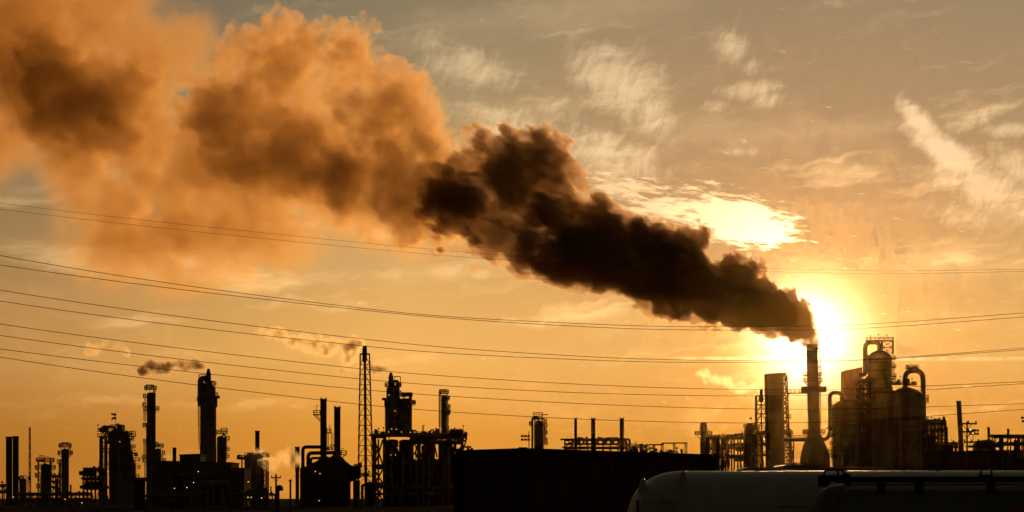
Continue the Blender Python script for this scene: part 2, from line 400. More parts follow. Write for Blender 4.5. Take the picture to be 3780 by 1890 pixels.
    def clutter(s, x0, x1, py, dep, n, seed=1, hmax=3.0, y0=None):
        """valves, drums, posts and small piping on a deck"""
        rnd = random.Random(seed); z = s.z(py); y0 = -dep/2 if y0 is None else y0; a, b = s.x(x0), s.x(x1)
        for i in range(n):
            x = a+(b-a)*(i+rnd.random())/n; y = y0+dep*rnd.random(); k = rnd.randrange(5); h = rnd.uniform(.7, hmax)
            if k == 0:
                r = rnd.uniform(.35, .8); s.add('drum', MB().lathe(x, y, dome(r, z, z+h*.8+r, r*.5), 12), 'shell')
            elif k == 1:
                w = rnd.uniform(.4, .9); s.add('equipment_box', MB().box((x-w, y-w*.7, z), (x+w, y+w*.7, z+h*.6)).box((x-w*.3, y-.2, z+h*.6), (x+w*.3, y+.2, z+h*.6+.35)), 'steel')
            elif k == 2:
                l = rnd.uniform(1.2, 3.5)*rnd.choice((-1, 1)); r = rnd.uniform(.12, .3)
                s.add('pipe', MB().tube(bend([(x, y, z), (x, y, z+h*.8), (x+l, y, z+h*.8), (x+l, y, z)], r*3, 4), r, 8), 'pipe')
            elif k == 3:
                s.add('lamp_post', MB().bar((x, y, z), (x, y, z+h*1.1), .11).box((x-.28, y-.2, z+h*1.1), (x+.28, y+.2, z+h*1.1+.45)), 'rail')
            else:
                r = rnd.uniform(.2, .35); s.add('valve', MB().cyl((x, y, z), (x, y, z+h*.7), r*.6, seg=8).cyl((x-r*2, y, z+h*.35), (x+r*2, y, z+h*.35), r, seg=8).lathe(x, y, [(.02, z+h*.7), (r*2.2, z+h*.7), (r*2.2, z+h*.7+.12), (.02, z+h*.7+.12)], 10), 'pipe')
    def lamp(s, px, py, y=-6.0, r=.13):
        x, z = s.x(px), s.z(py)
        s.add('lamp', MB().lathe(x, y, [(.02, z-r), (r*.8, z-r*.6), (r, z), (r*.8, z+r*.6), (.02, z+r)], 8), 'lamp')
# ---------------------------------------------------------------- ground
g = MB(); g._add([(-9000, -300, 0), (9000, -300, 0), (9000, 16000, 0), (-9000, 16000, 0)], [(0, 1, 2, 3)])
go = g.build('ground', M['ground']); go['kind'] = 'structure'

# ---------------------------------------------------------------- left edge
def plain_stack(label, x0, x1, top, base, Y, m='soot', flare=0.0, waist=None, seg=20, group=None, lean=0.0, rim=True, name='heater_stack'):
    t = T(name, label, 'stack', (x0+x1)/2, Y, group); r = t.s(x1-x0)/2; z1, z0 = t.z(top), t.z(base)
    pr = [(r*(1+flare), z0), (r, z0+(z1-z0)*.25), (r, z1-.5)]
    if waist: pr = [(r*waist, z0), (r*waist, z0+(z1-z0)*.55), (r, z0+(z1-z0)*.62), (r, z1-.5)]
    t.add('flue', MB().lathe(0, 0, pr, seg, lean=lean), m)
    if rim: t.add('rim', MB().lathe(lean*(z1-z0), 0, [(r*.9, z1-.5), (r*1.08, z1-.5), (r*1.08, z1), (r*.9, z1)], seg), m)
    t.add('seam_ring', MB().lathe(lean*(z1-z0)*.5, 0, [(r*.9, (z0+z1)/2-.15), (r*1.05, (z0+z1)/2-.15), (r*1.05, (z0+z1)/2+.15), (r*.9, (z0+z1)/2+.15)], seg), m)
    return t
plain_stack('left one of the pair of square-topped dark stacks at the left edge', 22, 45, 1612, 1866, 700)
plain_stack('right one of the pair of square-topped dark stacks at the left edge', 47, 69, 1610, 1866, 700)

t = T('radio_mast', 'slender lattice mast alone behind the left edge stacks', 'mast', 110, 1150)
t.tower(110, 7, 1860, 110, 4, 1578, 16, .22, 'Z')
t.add('antenna', MB().bar((0, 0, t.z(1578)), (0, 0, t.z(1572)), .12), 'rail')

t = T('surge_vessel', 'squat domed vessel beside the left edge pair of stacks', 'vessel', 84, 690)
t.shell(72, 97, 1766); t.platform(72, 97, 1772, 'RF', 1.0); t.ladder(99, 1860, 1772); t.davit(86, 1766, 1.2, .8)
t.pipe([(76, 1860, -1), (76, 1757, -1), (84, 1757), (84, 1768)], .25)

t = T('pipe_manifold', 'low tangle of pipes and rails at the left picture edge', 'pipework', 6, 640)
t.rack(-40, 22, (1795, 1818), 1866, 5, 3, .35, 3, 4); t.clutter(-35, 22, 1795, 4, 5, 8, 1.6); t.lamp(5, 1792, -2.4)

def rack_column(label, x0, x1, top, plats, Y, base=1866, ladder=None, frame=None, davits=(), name='distillation_column', cat='column', head=.55, extra=None):
    t = T(name, label, cat, (x0+x1)/2, Y)
    t.shell(x0, x1, top, base, head)
    for p in plats: t.platform(x0, x1, p[0], p[1] if len(p) > 1 else 'O', p[2] if len(p) > 2 else 1.1)
    if ladder:
        for px, a, b in ladder: t.ladder(px, a, b)
    if frame: t.frame_top(*frame)
    for d in davits: t.davit(*d)
    t.rings(x0, x1, [top+20+i*38 for i in range(int((base-top)/38)-1)][:7], .06, .22)
    return t
t = rack_column('stubby column ringed by three platforms near the left edge', 151, 183, 1711, [(1704, 'O', 1.2), (1731, 'O', 1.5), (1760, 'O', 1.5), (1800, 'L', 1.2)], 640, ladder=[(146, 1866, 1760), (187, 1800, 1704)], frame=(148, 160, 1704, 1682), davits=[(166, 1704, 1.6, 1.2), (175, 1702, 1.1, 1.0)])
t.pipe([(146, 1866, -1.8), (146, 1700, -1.8), (166, 1700), (166, 1713)], .22); t.pipe([(188, 1866, -.6), (188, 1690, -.6)], .3)
t = T('exchanger_tower', 'small open steel frame with stacked platforms between two left columns', 'frame', 209, 650)
t.rack(200, 218, (1762, 1782, 1802, 1824), 1866, 3.2, 1, .25, 2, 9); t.clutter(199, 219, 1762, 2.6, 3, 12, 1.5)
t.shell(204, 214, 1766, 1866)
t = rack_column('slim column with railed crown standing left of the flagged unit', 227, 254, 1656, [(1650, 'O', .7), (1677, 'O', 1.0), (1709, 'L', 1.2), (1757, 'L', .9)], 660, ladder=[(222, 1866, 1709), (258, 1677, 1650)], frame=(229, 253, 1652, 1634), davits=[(234, 1650, 1.6, -.6), (243, 1648, .9, .7)])
t.pipe([(222, 1830, -.5), (222, 1700, -.5), (228, 1700), (232, 1700)], .3)
plain_stack('thin short vent pipe right of the slim left column', 258, 264, 1789, 1866, 660, name='vent_stack')

t = T('pipe_rack', 'long low pipe rack running across the left half of the works', 'pipe rack', 280, 560)
t.rack(70, 330, (1826, 1846), 1875, 6, 9, .35, 4, 21, pr=(.12, .35)); t.clutter(110, 330, 1826, 5, 9, 5, 1.3)
for p in ((60, 1835), (312, 1856), (250, 1843)): t.lamp(p[0], p[1], -3.3)

# ---------------------------------------------------------------- flagged unit
t = T('cracking_unit', 'bulky shadowed process unit with two flags on its roof', 'process unit', 435, 800)
for x0, x1 in ((374, 386), (392, 402)): t.add('leg', MB().box((t.x(x0), -4, 0), (t.x(x1), -2.8, t.z(1610))), 'steel')
t.add('leg', MB().box((t.x(462), 3, 0), (t.x(470), 4.2, t.z(1610))), 'steel')
t.add('regenerator', MB().lathe(t.x(432), 0, [(t.s(28), 0), (t.s(30), t.z(1740)), (t.s(30), t.z(1660)), (t.s(27), t.z(1640)), (t.s(20), t.z(1622)), (t.s(20), t.z(1590)), (t.s(14), t.z(1584)), (.02, t.z(1582))], 26), 'shell')
t.add('stripper', MB().lathe(t.x(464), 2, [(t.s(26), 0), (t.s(30), t.z(1760)), (t.s(27), t.z(1700)), (t.s(17), t.z(1650)), (t.s(11), t.z(1612)), (t.s(6), t.z(1590)), (.02, t.z(1588))], 22), 'shell')
t.add('hopper', MB().lathe(t.x(484), 1, [(t.s(12), 0), (t.s(14), t.z(1745)), (t.s(14), t.z(1715)), (t.s(7), t.z(1690)), (.02, t.z(1684))], 16), 'shell')
t.deck(366, 412, 1611, 8); t.deck(366, 440, 1592, 7); t.deck(455, 496, 1609, 6); t.deck(384, 410, 1632, 7, rail=False); t.deck(376, 400, 1668, 7); t.deck(372, 400, 1712, 7)
t.add('platform_house', MB().box((t.x(370), -3, t.z(1592)), (t.x(396), 3, t.z(1580))), 'clad'); t.add('cooler', MB().box((t.x(436), -3, t.z(1590)), (t.x(456), 3, t.z(1568))), 'clad'); t.add('upper_casing', MB().prism([(t.x(402), t.z(1640)), (t.x(470), t.z(1640)), (t.x(462), t.z(1592)), (t.x(408), t.z(1592))], -3.4, 3), 'steel'); t.clutter(366, 412, 1580, 6, 6, 31, 2.0); t.clutter(456, 494, 1609, 5, 4, 33, 2.6)
t.clutter(420, 455, 1578, 4, 5, 35, 1.8)
for a, b in (((478, 1611), (470, 1650)), ((494, 1612), (474, 1648)), ((376, 1632), (392, 1612))): t.add('brace', MB().bar((t.x(a[0]), -2.6, t.z(a[1])), (t.x(b[0]), -2.6, t.z(b[1])), .45), 'steel')
for x, a, b in ((398, 1866, 1600), (446, 1866, 1650), (458, 1866, 1720)): t.pipe([(x, a, -5), (x, b, -5), (x+8, b, -4), (x+8, b+12, -2)], .45)
t.pipe([(484, 1770, -1), (560, 1770, -1)], .9, 'shell')
t.pipe([(388, 1600, -4.4), (388, 1576, -4.4), (424, 1576, -1), (424, 1590, -1)], .5)
for i, py in enumerate((1655, 1690, 1730)): t.platform(416, 448, py, 'F', 3.4)
for x0, x1, py in ((453, 475, 1624), (448, 480, 1652), (443, 487, 1682), (470, 498, 1700), (470, 498, 1728), (436, 494, 1760)): t.platform(x0, x1, py, 'RF', 1.7)
t.ladder(489, 1720, 1640, -1); t.ladder(500, 1800, 1700, -1); t.clutter(476, 502, 1684, 4, 5, 37, 2.2); t.clutter(464, 486, 1636, 4, 4, 39, 2.2)
for p in ((408, 1742), (377, 1597), (452, 1632)): t.lamp(p[0], p[1], -5.2)
t = T('flagpole', 'pole with two wind-blown flags on top of the bulky unit', 'flag', 428, 800)
t.add('pole', MB().cyl((0, 0, t.z(1585)), (0, 0, t.z(1521)), .16, .09, 8), 'rail')
for nm, a, b in (('flag', 1524, 1533), ('flag', 1539, 1549)):
    mb = MB(); n = 8; L = t.s(17); vs = []
    for i in range(n+1):
        f = i/n; dz = math.sin(f*5+a)*.22-f*.35
        for zz in (t.z(a), t.z(b)):
            for y in (-.03, .03): vs.append((-L*f, y+math.sin(f*7+a)*.35, zz+dz*(1+.3*f)-(0 if zz == t.z(a) else -f*.3)))
    fs = []
    for i in range(n):
        o = i*4; fs += [(o, o+2, o+6, o+4), (o+1, o+5, o+7, o+3), (o, o+4, o+5, o+1), (o+2, o+3, o+7, o+6)]
    fs += [(0, 1, 3, 2), (n*4, n*4+2, n*4+3, n*4+1)]
    mb._add(vs, fs, True); t.add(nm, mb, 'flag')
t = T('exchanger_structure', 'four storey open rack of exchangers left of the flagged unit', 'structure', 344, 770)
t.rack(315, 374, (1737, 1755, 1770, 1786, 1804), 1866, 8, 4, .5, 2, 41, pr=(.4, .9)); t.clutter(316, 372, 1737, 7, 5, 43, 1.8)
t = T('pipe_loop', 'small tangle of pale bent pipes in front of the flagged unit', 'pipework', 420, 520)
for i, (a, b, h) in enumerate(((366, 386, 1822), (412, 432, 1820), (374, 374, 1826), (436, 436, 1822), (460, 482, 1791), (444, 470, 1799), (404, 404, 1830))):
    t.pipe([(a, h, -i*.5), (b, h, -i*.5), (b, 1868, -i*.5)] if a != b else [(a, h, -i*.5), (a, 1868, -i*.5)], .26 if i % 2 else .34)

# ---------------------------------------------------------------- tall left columns
t = rack_column('tall slender column with ladders and portal frame on top', 542, 569, 1448, [(1437, 'O', .7), (1467, 'L', 1.1), (1499, 'L', 1.3), (1513, 'R', 1.4), (1516, 'L', 1.0), (1575, 'L', 1.2), (1633, 'L', 1.0), (1692, 'L', 1.4), (1704, 'L', 1.2)], 690,
                ladder=[(535, 1575, 1516), (535, 1704, 1633), (571, 1700, 1440), (536, 1490, 1467), (538, 1860, 1704)], frame=(540, 566, 1440, 1421), davits=[(549, 1437, .8, .5), (556, 1437, 1.2, .6)])
t.pipe([(571.5, 1866, -.3), (571.5, 1450, -.3), (562, 1450)], .24)
t.pipe([(546, 1866, -1.8), (546, 1560, -1.8)], .3); t.pipe([(561, 1866, -1.6), (561, 1600, -1.6)], .2)
for p in ((541, 1560), (540, 1700)): t.lamp(p[0], p[1], -1.6)
t = rack_column('short column with outriggers close right of the tall slender column', 574, 595, 1655, [(1650, 'O', .7), (1676, 'R', 1.1), (1703, 'R', 1.4)], 720, ladder=[(597, 1760, 1676)], davits=[(578, 1650, 1.3, -.6), (590, 1650, 1.3, .8)])
t.pipe([(594, 1716, -.4), (603, 1716, -.4), (603, 1695, -.4)], .22); t.pipe([(575, 1640, 0), (575, 1632, 0), (584, 1632, 0), (584, 1650, 0)], .2)
t = T('dark_drum', 'plain black upright drum in front of the tall slender column', 'drum', 516, 430)
t.shell(496, 536, 1772, 1885, .18, 'soot'); t.rings(496, 536, (1790, 1815), .05, .15, 'soot'); t.pipe([(516, 1773), (516, 1766), (526, 1766), (526, 1775)], .12)
t.ladder(496, 1885, 1775, -1.0, False)
plain_stack('short dark vent stack on the shed left of the scrubber tower', 637, 651, 1652, 1866, 740, name='vent_stack')

def scrubber(label, x0, x1, shoulder, Y, base, cone, arch, ledge, px):
    t = T('scrubber_tower', label, 'tower', px, Y)
    r = t.s(x1-x0)/2; cx = t.x((x0+x1)/2)
    t.add('tower_shell', MB().lathe(cx, 0, [(r*1.03, 0), (r*1.03, t.z(base)), (r, t.z(base)+.3), (r, t.z(ledge)), (r*.93, t.z(ledge)+.4), (r*.92, t.z(shoulder+9)), (r*.8, t.z(shoulder+3)), (r*.55, t.z(shoulder)), (.02, t.z(shoulder)+.3)], 30), 'shell')
    c0, c1, ct, cb = cone; cr = t.s(c1-c0)/2; ccx = t.x((c0+c1)/2); zt = t.z(ct)
    t.add('exhaust_cone', MB().lathe(ccx, 0, [(cr, t.z(cb+10)), (cr, t.z(ct+20)), (cr*.42, zt+.0), (cr*.3, zt-.2)], 18), 'soot')
    return t, r, cx
t, r, cx = scrubber('broad scrubber tower with pointed cap and looped pipe rising behind the shed', 739, 798, 1424, 700, 1640, (760, 779, 1361, 1414), None, 1472, 768)
t.pipe([(741, 1500, -1), (741, 1397, -1), (766, 1397, 0), (766, 1412, 0)], 1.0, 'shell', 2.0)
t.platform(752, 788, 1421, 'O', .8); t.frame_top(735, 757, 1424, 1383, 1.4); t.frame_top(780, 790, 1421, 1407, 1.2)
t.platform(742, 795, 1478, 'L', 1.2); t.add('ledge', MB().cyl((cx, 0, t.z(1466)), (t.x(811), 0, t.z(1466)), .55, seg=10), 'shell')
t.pipe([(800, 1466, -.5), (800, 1500, -.5), (795, 1505, -.5)], .35); t.ladder(737.5, 1660, 1478); t.platform(742, 795, 1462, 'R', .8)
t.rings(739, 798, (1476, 1500, 1538, 1570, 1604), .08, .3); t.pipe([(775, 1709, -3.1), (775, 1480, -3.1)], .35); t.pipe([(793, 1709, -2.4), (793, 1500, -2.4)], .2)
t.pipe([(731, 1575, 0), (731, 1470, 0), (734, 1390, 0)], .06, 'rail', name='guy_wire')
t.clutter(752, 788, 1421, 2, 4, 51, 1.2)
t = rack_column('ragged short column tucked right of the broad scrubber tower', 801, 831, 1609, [(1600, 'O', .6), (1623, 'R', 1.3), (1662, 'R', 1.3), (1688, 'R', 1.2)], 690, ladder=[(834, 1700, 1623)], frame=(817, 838, 1600, 1581), davits=[(805, 1604, .9, -.3), (824, 1600, .8, .5)])
t.pipe([(833, 1709, -.6), (833, 1610, -.6), (824, 1602), (820, 1612)], .28); t.pipe([(806, 1709, -1.7), (806, 1640, -1.7)], .25); t.lamp(829, 1612, -1.6)

# ---------------------------------------------------------------- shed and low works
t = T('compressor_shed', 'long low metal-clad shed below the broad scrubber tower', 'building', 716, 610)
def block(x0, x1, y0, y1, d0, d1, slope=0, m='clad'):
    a, b, z, dz = t.x(x0), t.x(x1), t.z(y0), t.s(slope)
    w = t.add('wall_block', MB().prism([(a, 0), (b, 0), (b, z), (a, z-dz)], d0, d1), m)
    n = max(3, int((b-a)/1.1))
    for i in range(1, n): x = a+(b-a)*i/n; t.add('cladding_rib', MB().box((x-.07, d0-.09, .1), (x+.07, d0-.005, z-dz*(1-i/n)-.2)), m, w)
    t.add('roof', MB().prism([(a-.25, z-dz+.02), (b+.25, z+.02), (b+.25, z+.32), (a-.25, z-dz+.32)], d0-.3, d1+.3), 'roof', w)
block(577, 856, 1710, 1866, -2, 16, -6); block(661, 738, 1678, 1866, 1, 12, 3); block(832, 908, 1731, 1866, -4, 12); block(862, 900, 1753, 1866, -7, -4.2)
block(575, 652, 1747, 1866, -6, -2.2)
t.add('storage_drum', MB().cyl((t.x(738), -7, t.z(1785)), (t.x(862), -7, t.z(1785)), t.s(11), seg=20), 'pipe')
t.add('drum_saddle', MB().box((t.x(760), -7.6, 0), (t.x(765), -6.4, t.z(1790))), 'steel'); t.add('drum_saddle', MB().box((t.x(835), -7.6, 0), (t.x(840), -6.4, t.z(1790))), 'steel')
t.pipe([(660, 1752, -4), (842, 1752, -4)], .35); t.pipe([(752, 1752, -4.5), (752, 1738, -4.5)], .3); t.pipe([(782, 1757, -5), (782, 1751, -5), (802, 1751, -5), (802, 1757, -5)], .3)
t.add('gutter', MB().cyl((t.x(856), -2.3, t.z(1717)), (t.x(864), -2.3, t.z(1718)), .35, seg=8), 'pipe')
for p in ((746, 1742), (729, 1782), (704, 1800), (659, 1803)): t.lamp(p[0], p[1], -7.3, .14)
t = T('low_pipe_rack', 'pale pipe run on short trestles in front of the shed', 'pipe rack', 690, 470)
t.rack(536, 700, (1830, 1850), 1880, 4, 5, .3, 3, 61, pr=(.12, .26)); t.pipe([(690, 1822, -1), (720, 1816, -1), (770, 1816, -1), (770, 1825, -1)], .35)
for i, (a, b, h) in enumerate(((676, 686, 1770), (783, 795, 1800), (826, 826, 1801), (848, 856, 1800), (838, 838, 1826), (775, 775, 1818))):
    t.pipe([(a, h, -2-i*.3), (b, h, -2-i*.3), (b, 1880, -2-i*.3)] if a != b else [(a, h, -2-i*.3), (a, 1880, -2-i*.3)], .2+.05*(i % 3))
t = T('switchyard_kit', 'dark clutter of pipes and valves at the bottom between shed and twin stacks', 'pipework', 960, 480)
t.rack(850, 1010, (1826, 1846), 1880, 5, 6, .3, 3, 71, pr=(.12, .3)); t.clutter(850, 1010, 1826, 4, 9, 73, 1.4)
for p in ((922, 1779), (921, 1836), (933, 1836), (971, 1838)): t.lamp(p[0], p[1], -2.8, .12)

# ---------------------------------------------------------------- steaming heater
t = T('fired_heater', 'boxy heater with knobbly stack and steam around its shoulders', 'heater', 945, 720)
t.add('heater_box', MB().box((t.x(911), -4, 0), (t.x(968), 4, t.z(1700))), 'clad'); t.add('convection_hood', MB().prism([(t.x(911), t.z(1700)), (t.x(968), t.z(1700)), (t.x(962), t.z(1674)), (t.x(918), t.z(1674))], -3.5, 3.5), 'steel')
z0, z1, r = t.z(1676), t.z(1590), t.s(8); pr = [(r, z0)]
for i in range(1, 13): pr.append((r*(1.0+(.13 if i % 2 else -.06)), z0+(z1-z0)*i/13))
pr += [(r*.95, z1-.5), (r*1.2, z1-.4), (r*1.2, z1)]
t.add('flue', MB().lathe(t.x(950), 0, pr, 18), 'soot')
t.deck(908, 990, 1684, 8); t.clutter(912, 988, 1684, 7, 8, 81, 1.8); t.tower(978, 18, 1866, 978, 18, 1700, 9, .3, 'X', 6)
t.deck(877, 911, 1693, 3); t.clutter(878, 908, 1693, 2, 4, 83, 2.2); t.add('post', MB().box((t.x(893)-.25, -.25, 0), (t.x(893)+.25, .25, t.z(1695))), 'steel'); t.add('post', MB().box((t.x(905)-.2, -.2, 0), (t.x(905)+.2, .2, t.z(1695))), 'steel')
t.pipe([(965, 1700, -4), (965, 1676, -4), (978, 1676, -4), (986, 1690, -4)], .5); t.pipe([(912, 1866, -4.5), (912, 1690, -4.5), (930, 1678, -3)], .4)

def power_pole(label, px, top, Y, arms, base=None, w=.16, name='utility_pole'):
    t = T(name, label, 'utility pole', px, Y); z = t.z(top)
    t.add('pole', MB().cyl((0, 0, 0), (0, 0, z), w*1.3, w, 10), 'wood')
    for a0, a1, py in arms:
        ar = t.add('cross_arm', MB().box((t.x(a0), -.09, t.z(py)-.1), (t.x(a1), .09, t.z(py)+.1)), 'wood')
        n = 3
        for i in range(n):
            x = t.x(a0+(a1-a0)*(i+.12)/(n-.76)); t.add('insulator', MB().lathe(x, 0, [(.05, t.z(py)+.1), (.12, t.z(py)+.15), (.07, t.z(py)+.22), (.12, t.z(py)+.3), (.03, t.z(py)+.38)], 8), 'rail', ar)
        for sg in (-1, 1): t.add('arm_brace', MB().bar((0, .1, t.z(py)-.8), (sg*abs(t.x(a1)-t.x(a0))*.28, .1, t.z(py)-.08), .06), 'rail', ar)
    return t
power_pole('timber utility pole with a wide cross arm right of the heater', 1019, 1750, 330, [(1001, 1037, 1763)])
power_pole('plain short timber pole between the heater and the twin stacks', 1072, 1773, 330, [(1068, 1076, 1778)])
t = T('gooseneck_vent', 'thick dark upturned hook pipe near the bottom left of the twin stacks', 'vent', 1030, 400)
t.pipe([(1025, 1890), (1025, 1797), (1038, 1797), (1038, 1812)], t.s(7), 'soot', t.s(6)); t.add('base_flange', MB().cyl((t.x(1025), 0, 0), (t.x(1025), 0, .2), t.s(11), seg=14), 'steel')
t = plain_stack('stepped dark stack left of the twin stack heater', 1089, 1106, 1649, 1866, 700, waist=.8, name='heater_stack')

# ---------------------------------------------------------------- twin stack heater
t = T('twin_stack_heater', 'massive black heater block with looping ducts under two tall stacks', 'heater', 1210, 650)
def ztop(p): return [(t.x(a), t.z(b)) for a, b in p]
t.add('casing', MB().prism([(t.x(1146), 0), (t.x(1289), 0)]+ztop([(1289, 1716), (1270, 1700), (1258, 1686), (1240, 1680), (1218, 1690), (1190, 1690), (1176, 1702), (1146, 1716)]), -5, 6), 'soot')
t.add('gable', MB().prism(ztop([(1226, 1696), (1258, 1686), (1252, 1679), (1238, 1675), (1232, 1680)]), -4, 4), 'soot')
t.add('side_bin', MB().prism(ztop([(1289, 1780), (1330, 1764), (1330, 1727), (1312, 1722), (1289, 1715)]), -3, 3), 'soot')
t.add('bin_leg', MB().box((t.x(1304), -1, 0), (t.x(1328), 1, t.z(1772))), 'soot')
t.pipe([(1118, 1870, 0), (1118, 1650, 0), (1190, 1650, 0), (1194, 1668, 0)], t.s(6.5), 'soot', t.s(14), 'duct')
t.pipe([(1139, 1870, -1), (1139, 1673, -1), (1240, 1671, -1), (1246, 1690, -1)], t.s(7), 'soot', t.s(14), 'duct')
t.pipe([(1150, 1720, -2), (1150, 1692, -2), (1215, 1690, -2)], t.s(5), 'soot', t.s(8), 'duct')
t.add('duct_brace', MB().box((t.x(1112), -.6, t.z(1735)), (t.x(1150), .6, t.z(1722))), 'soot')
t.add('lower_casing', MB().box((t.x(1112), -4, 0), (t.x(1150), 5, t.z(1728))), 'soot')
def flue(px0, px1, top, base):
    r = t.s(px1-px0)/2; c = t.x((px0+px1)/2); z = t.z(top)
    f = t.add('flue', MB().lathe(c, 0, [(r*.98, t.z(base)), (r, z-.5)], 22), 'soot')
    t.add('rim', MB().lathe(c, 0, [(r*.9, z-.5), (r*1.07, z-.5), (r*1.07, z), (r*.9, z)], 22), 'soot', f)
    mb = MB()
    for i in range(6): a = R(60*i); mb.bar((c+math.cos(a)*r, math.sin(a)*r, z), (c+math.cos(a)*r, math.sin(a)*r, z+.45), .2)
    t.add('lug', mb, 'soot', f)
flue(1182, 1206, 1473, 1700); flue(1233, 1257, 1503, 1700)
t.deck(1157, 1183, 1529, 2.4)
for a, b in (((1158, 1531), (1183, 1556)), ((1168, 1531), (1183, 1549))): t.add('brace', MB().bar((t.x(a[0]), -1, t.z(a[1])), (t.x(b[0]), -1, t.z(b[1])), .22), 'rail')
t.davit(1168, 1529, 3.0, .4); t.deck(1206, 1222, 1596, 2.0); t.davit(1217, 1596, 2.4, .3); t.ladder(1211, 1662, 1596, -.6, False); t.ladder(1226, 1662, 1596, .2, False); t.deck(1258, 1279, 1677, 2.4); t.davit(1261, 1677, 2.0, .6)
t.add('brace', MB().bar((t.x(1277), -1, t.z(1678)), (t.x(1262), -1, t.z(1692)), .2), 'rail')
t.clutter(1212, 1235, 1662, 3, 4, 91, 1.6); t.clutter(1306, 1330, 1727, 3, 4, 93, 1.8)
for p in ((1187, 1749), (1184, 1848), (1170, 1741)): t.lamp(p[0], p[1], -5.2, .14)

# ---------------------------------------------------------------- derrick flare
t = T('flare_derrick', 'tall lattice flare tower with a soot-black tip and trailing smoke', 'flare', 1347, 640)
t.tower(1350, 58, 1876, 1347, 34, 1308, 15, .15, 'K')
t.add('riser', MB().cyl((t.x(1351), 0, 0), (t.x(1347), 0, t.z(1330)), t.s(5.6), t.s(4.6), 14), 'steel')
t.add('flare_tip', MB().lathe(t.x(1346), 0, [(t.s(5), t.z(1338)), (t.s(8.7), t.z(1333)), (t.s(8.7), t.z(1288)), (t.s(7.2), t.z(1284)), (t.s(7.0), t.z(1277)), (t.s(5.6), t.z(1277))], 20), 'soot')
t.add('pilot_pipe', MB().bar((t.x(1353), -.3, t.z(1330)), (t.x(1353.5), -.3, t.z(1275)), .16), 'soot')
t.frame_top(1330, 1364, 1310, 1306, 3.2); t.deck(1328, 1372, 1756, 5, rail=False); t.clutter(1332, 1372, 1756, 4, 4, 95, 1.4)
t = T('knockout_drum', 'small domed drum at the foot of the tall lattice flare tower', 'drum', 1365, 655)
t.shell(1352, 1380, 1778, 1876, .9, 'soot'); t.platform(1352, 1380, 1786, 'RF', .9)
t.pipe([(1338, 1876, -1), (1338, 1790, -1), (1352, 1790, 0)], .5)

# ---------------------------------------------------------------- central process unit
t = T('process_deck', 'wide elevated steel deck crowded with equipment behind the container', 'structure', 1550, 700)
t.rack(1382, 1420, (1610, 1722, 1790), 1866, 9, 1, .75, 3, 101, pr=(.2, .5))
for a, b in (((1386, 1625), (1416, 1716)), ((1416, 1625), (1388, 1716)), ((1386, 1735), (1416, 1785)), ((1416, 1735), (1386, 1785)), ((1388, 1795), (1416, 1850)), ((1416, 1795), (1388, 1850)), ((1384, 1700), (1400, 1650)), ((1400, 1860), (1400, 1622))):
    t.add('brace', MB().bar((t.x(a[0]), -4.6, t.z(a[1])), (t.x(b[0]), -4.6, t.z(b[1])), .5), 'steel')
t.deck(1380, 1422, 1729, 9); t.clutter(1384, 1420, 1729, 8, 5, 104, 2.4)
t.rack(1520, 1706, (1614, 1632), 1866, 12, 7, .8, 3, 103, pr=(.25, .6))
t.deck(1380, 1720, 1608, 13); t.clutter(1384, 1424, 1608, 11, 9, 105, 2.4); t.clutter(1520, 1622, 1608, 11, 16, 107, 2.8); t.clutter(1650, 1722, 1608, 11, 13, 109, 3.2); t.clutter(1655, 1700, 1596, 8, 6, 117, 1.8)
t.deck(1652, 1708, 1597, 7, rail=True); t.deck(1708, 1724, 1614, 6)
for i, (a, b, tp) in enumerate(((1555, 1604, 1640), (1618, 1672, 1636), (1677, 1712, 1655), (1424, 1472, 1622), (1472, 1520, 1622))): t.shell(a, b, tp, 1866, .3, 'soot', (0, -1, 1, -2, 1)[i])
for a, b in (((1530, 1640), (1556, 1672)), ((1552, 1634), (1532, 1680)), ((1606, 1640), (1616, 1690)), ((1690, 1680), (1712, 1630)), ((1712, 1660), (1724, 1620)), ((1678, 1672), (1666, 1632))): t.add('brace', MB().bar((t.x(a[0]), -6.2, t.z(a[1])), (t.x(b[0]), -6.2, t.z(b[1])), .45), 'steel')
t.clutter(1532, 1556, 1688, 6, 5, 111, 2.0)
t.add('lower_block', MB().prism([(t.x(1426), 0), (t.x(1715), 0), (t.x(1715), t.z(1672)), (t.x(1676), t.z(1690)), (t.x(1604), t.z(1694)), (t.x(1560), t.z(1686)), (t.x(1540), t.z(1700)), (t.x(1426), t.z(1640))], 2.5, 5.5), 'soot')
for p in ((1450, 1586), (1467, 1587), (1486, 1597), (1518, 1598), (1439, 1597), (1447, 1681), (1464, 1681), (1450, 1735), (1450, 1806), (1472, 1655), (1683, 1862)): t.lamp(p[0], p[1], -6.6, .13)
t.ladder(1563, 1608, 1571, -3, False); t.davit(1563, 1608, 3.8, .5, -3)
t.rack(1390, 1700, (1800, 1825), 1872, 6, 10, .4, 3, 113, y0=-9, pr=(.15, .4)); t.clutter(1400, 1690, 1800, 5, 14, 115, 2.0, -9)
for i, x in enumerate((1428, 1452, 1493, 1540, 1566, 1588, 1640, 1660)): t.pipe([(x, 1866, -8.5), (x, 1650+17*(i % 3), -8.5), (x+5, 1645+17*(i % 3), -6)], .22+.06*(i % 3))

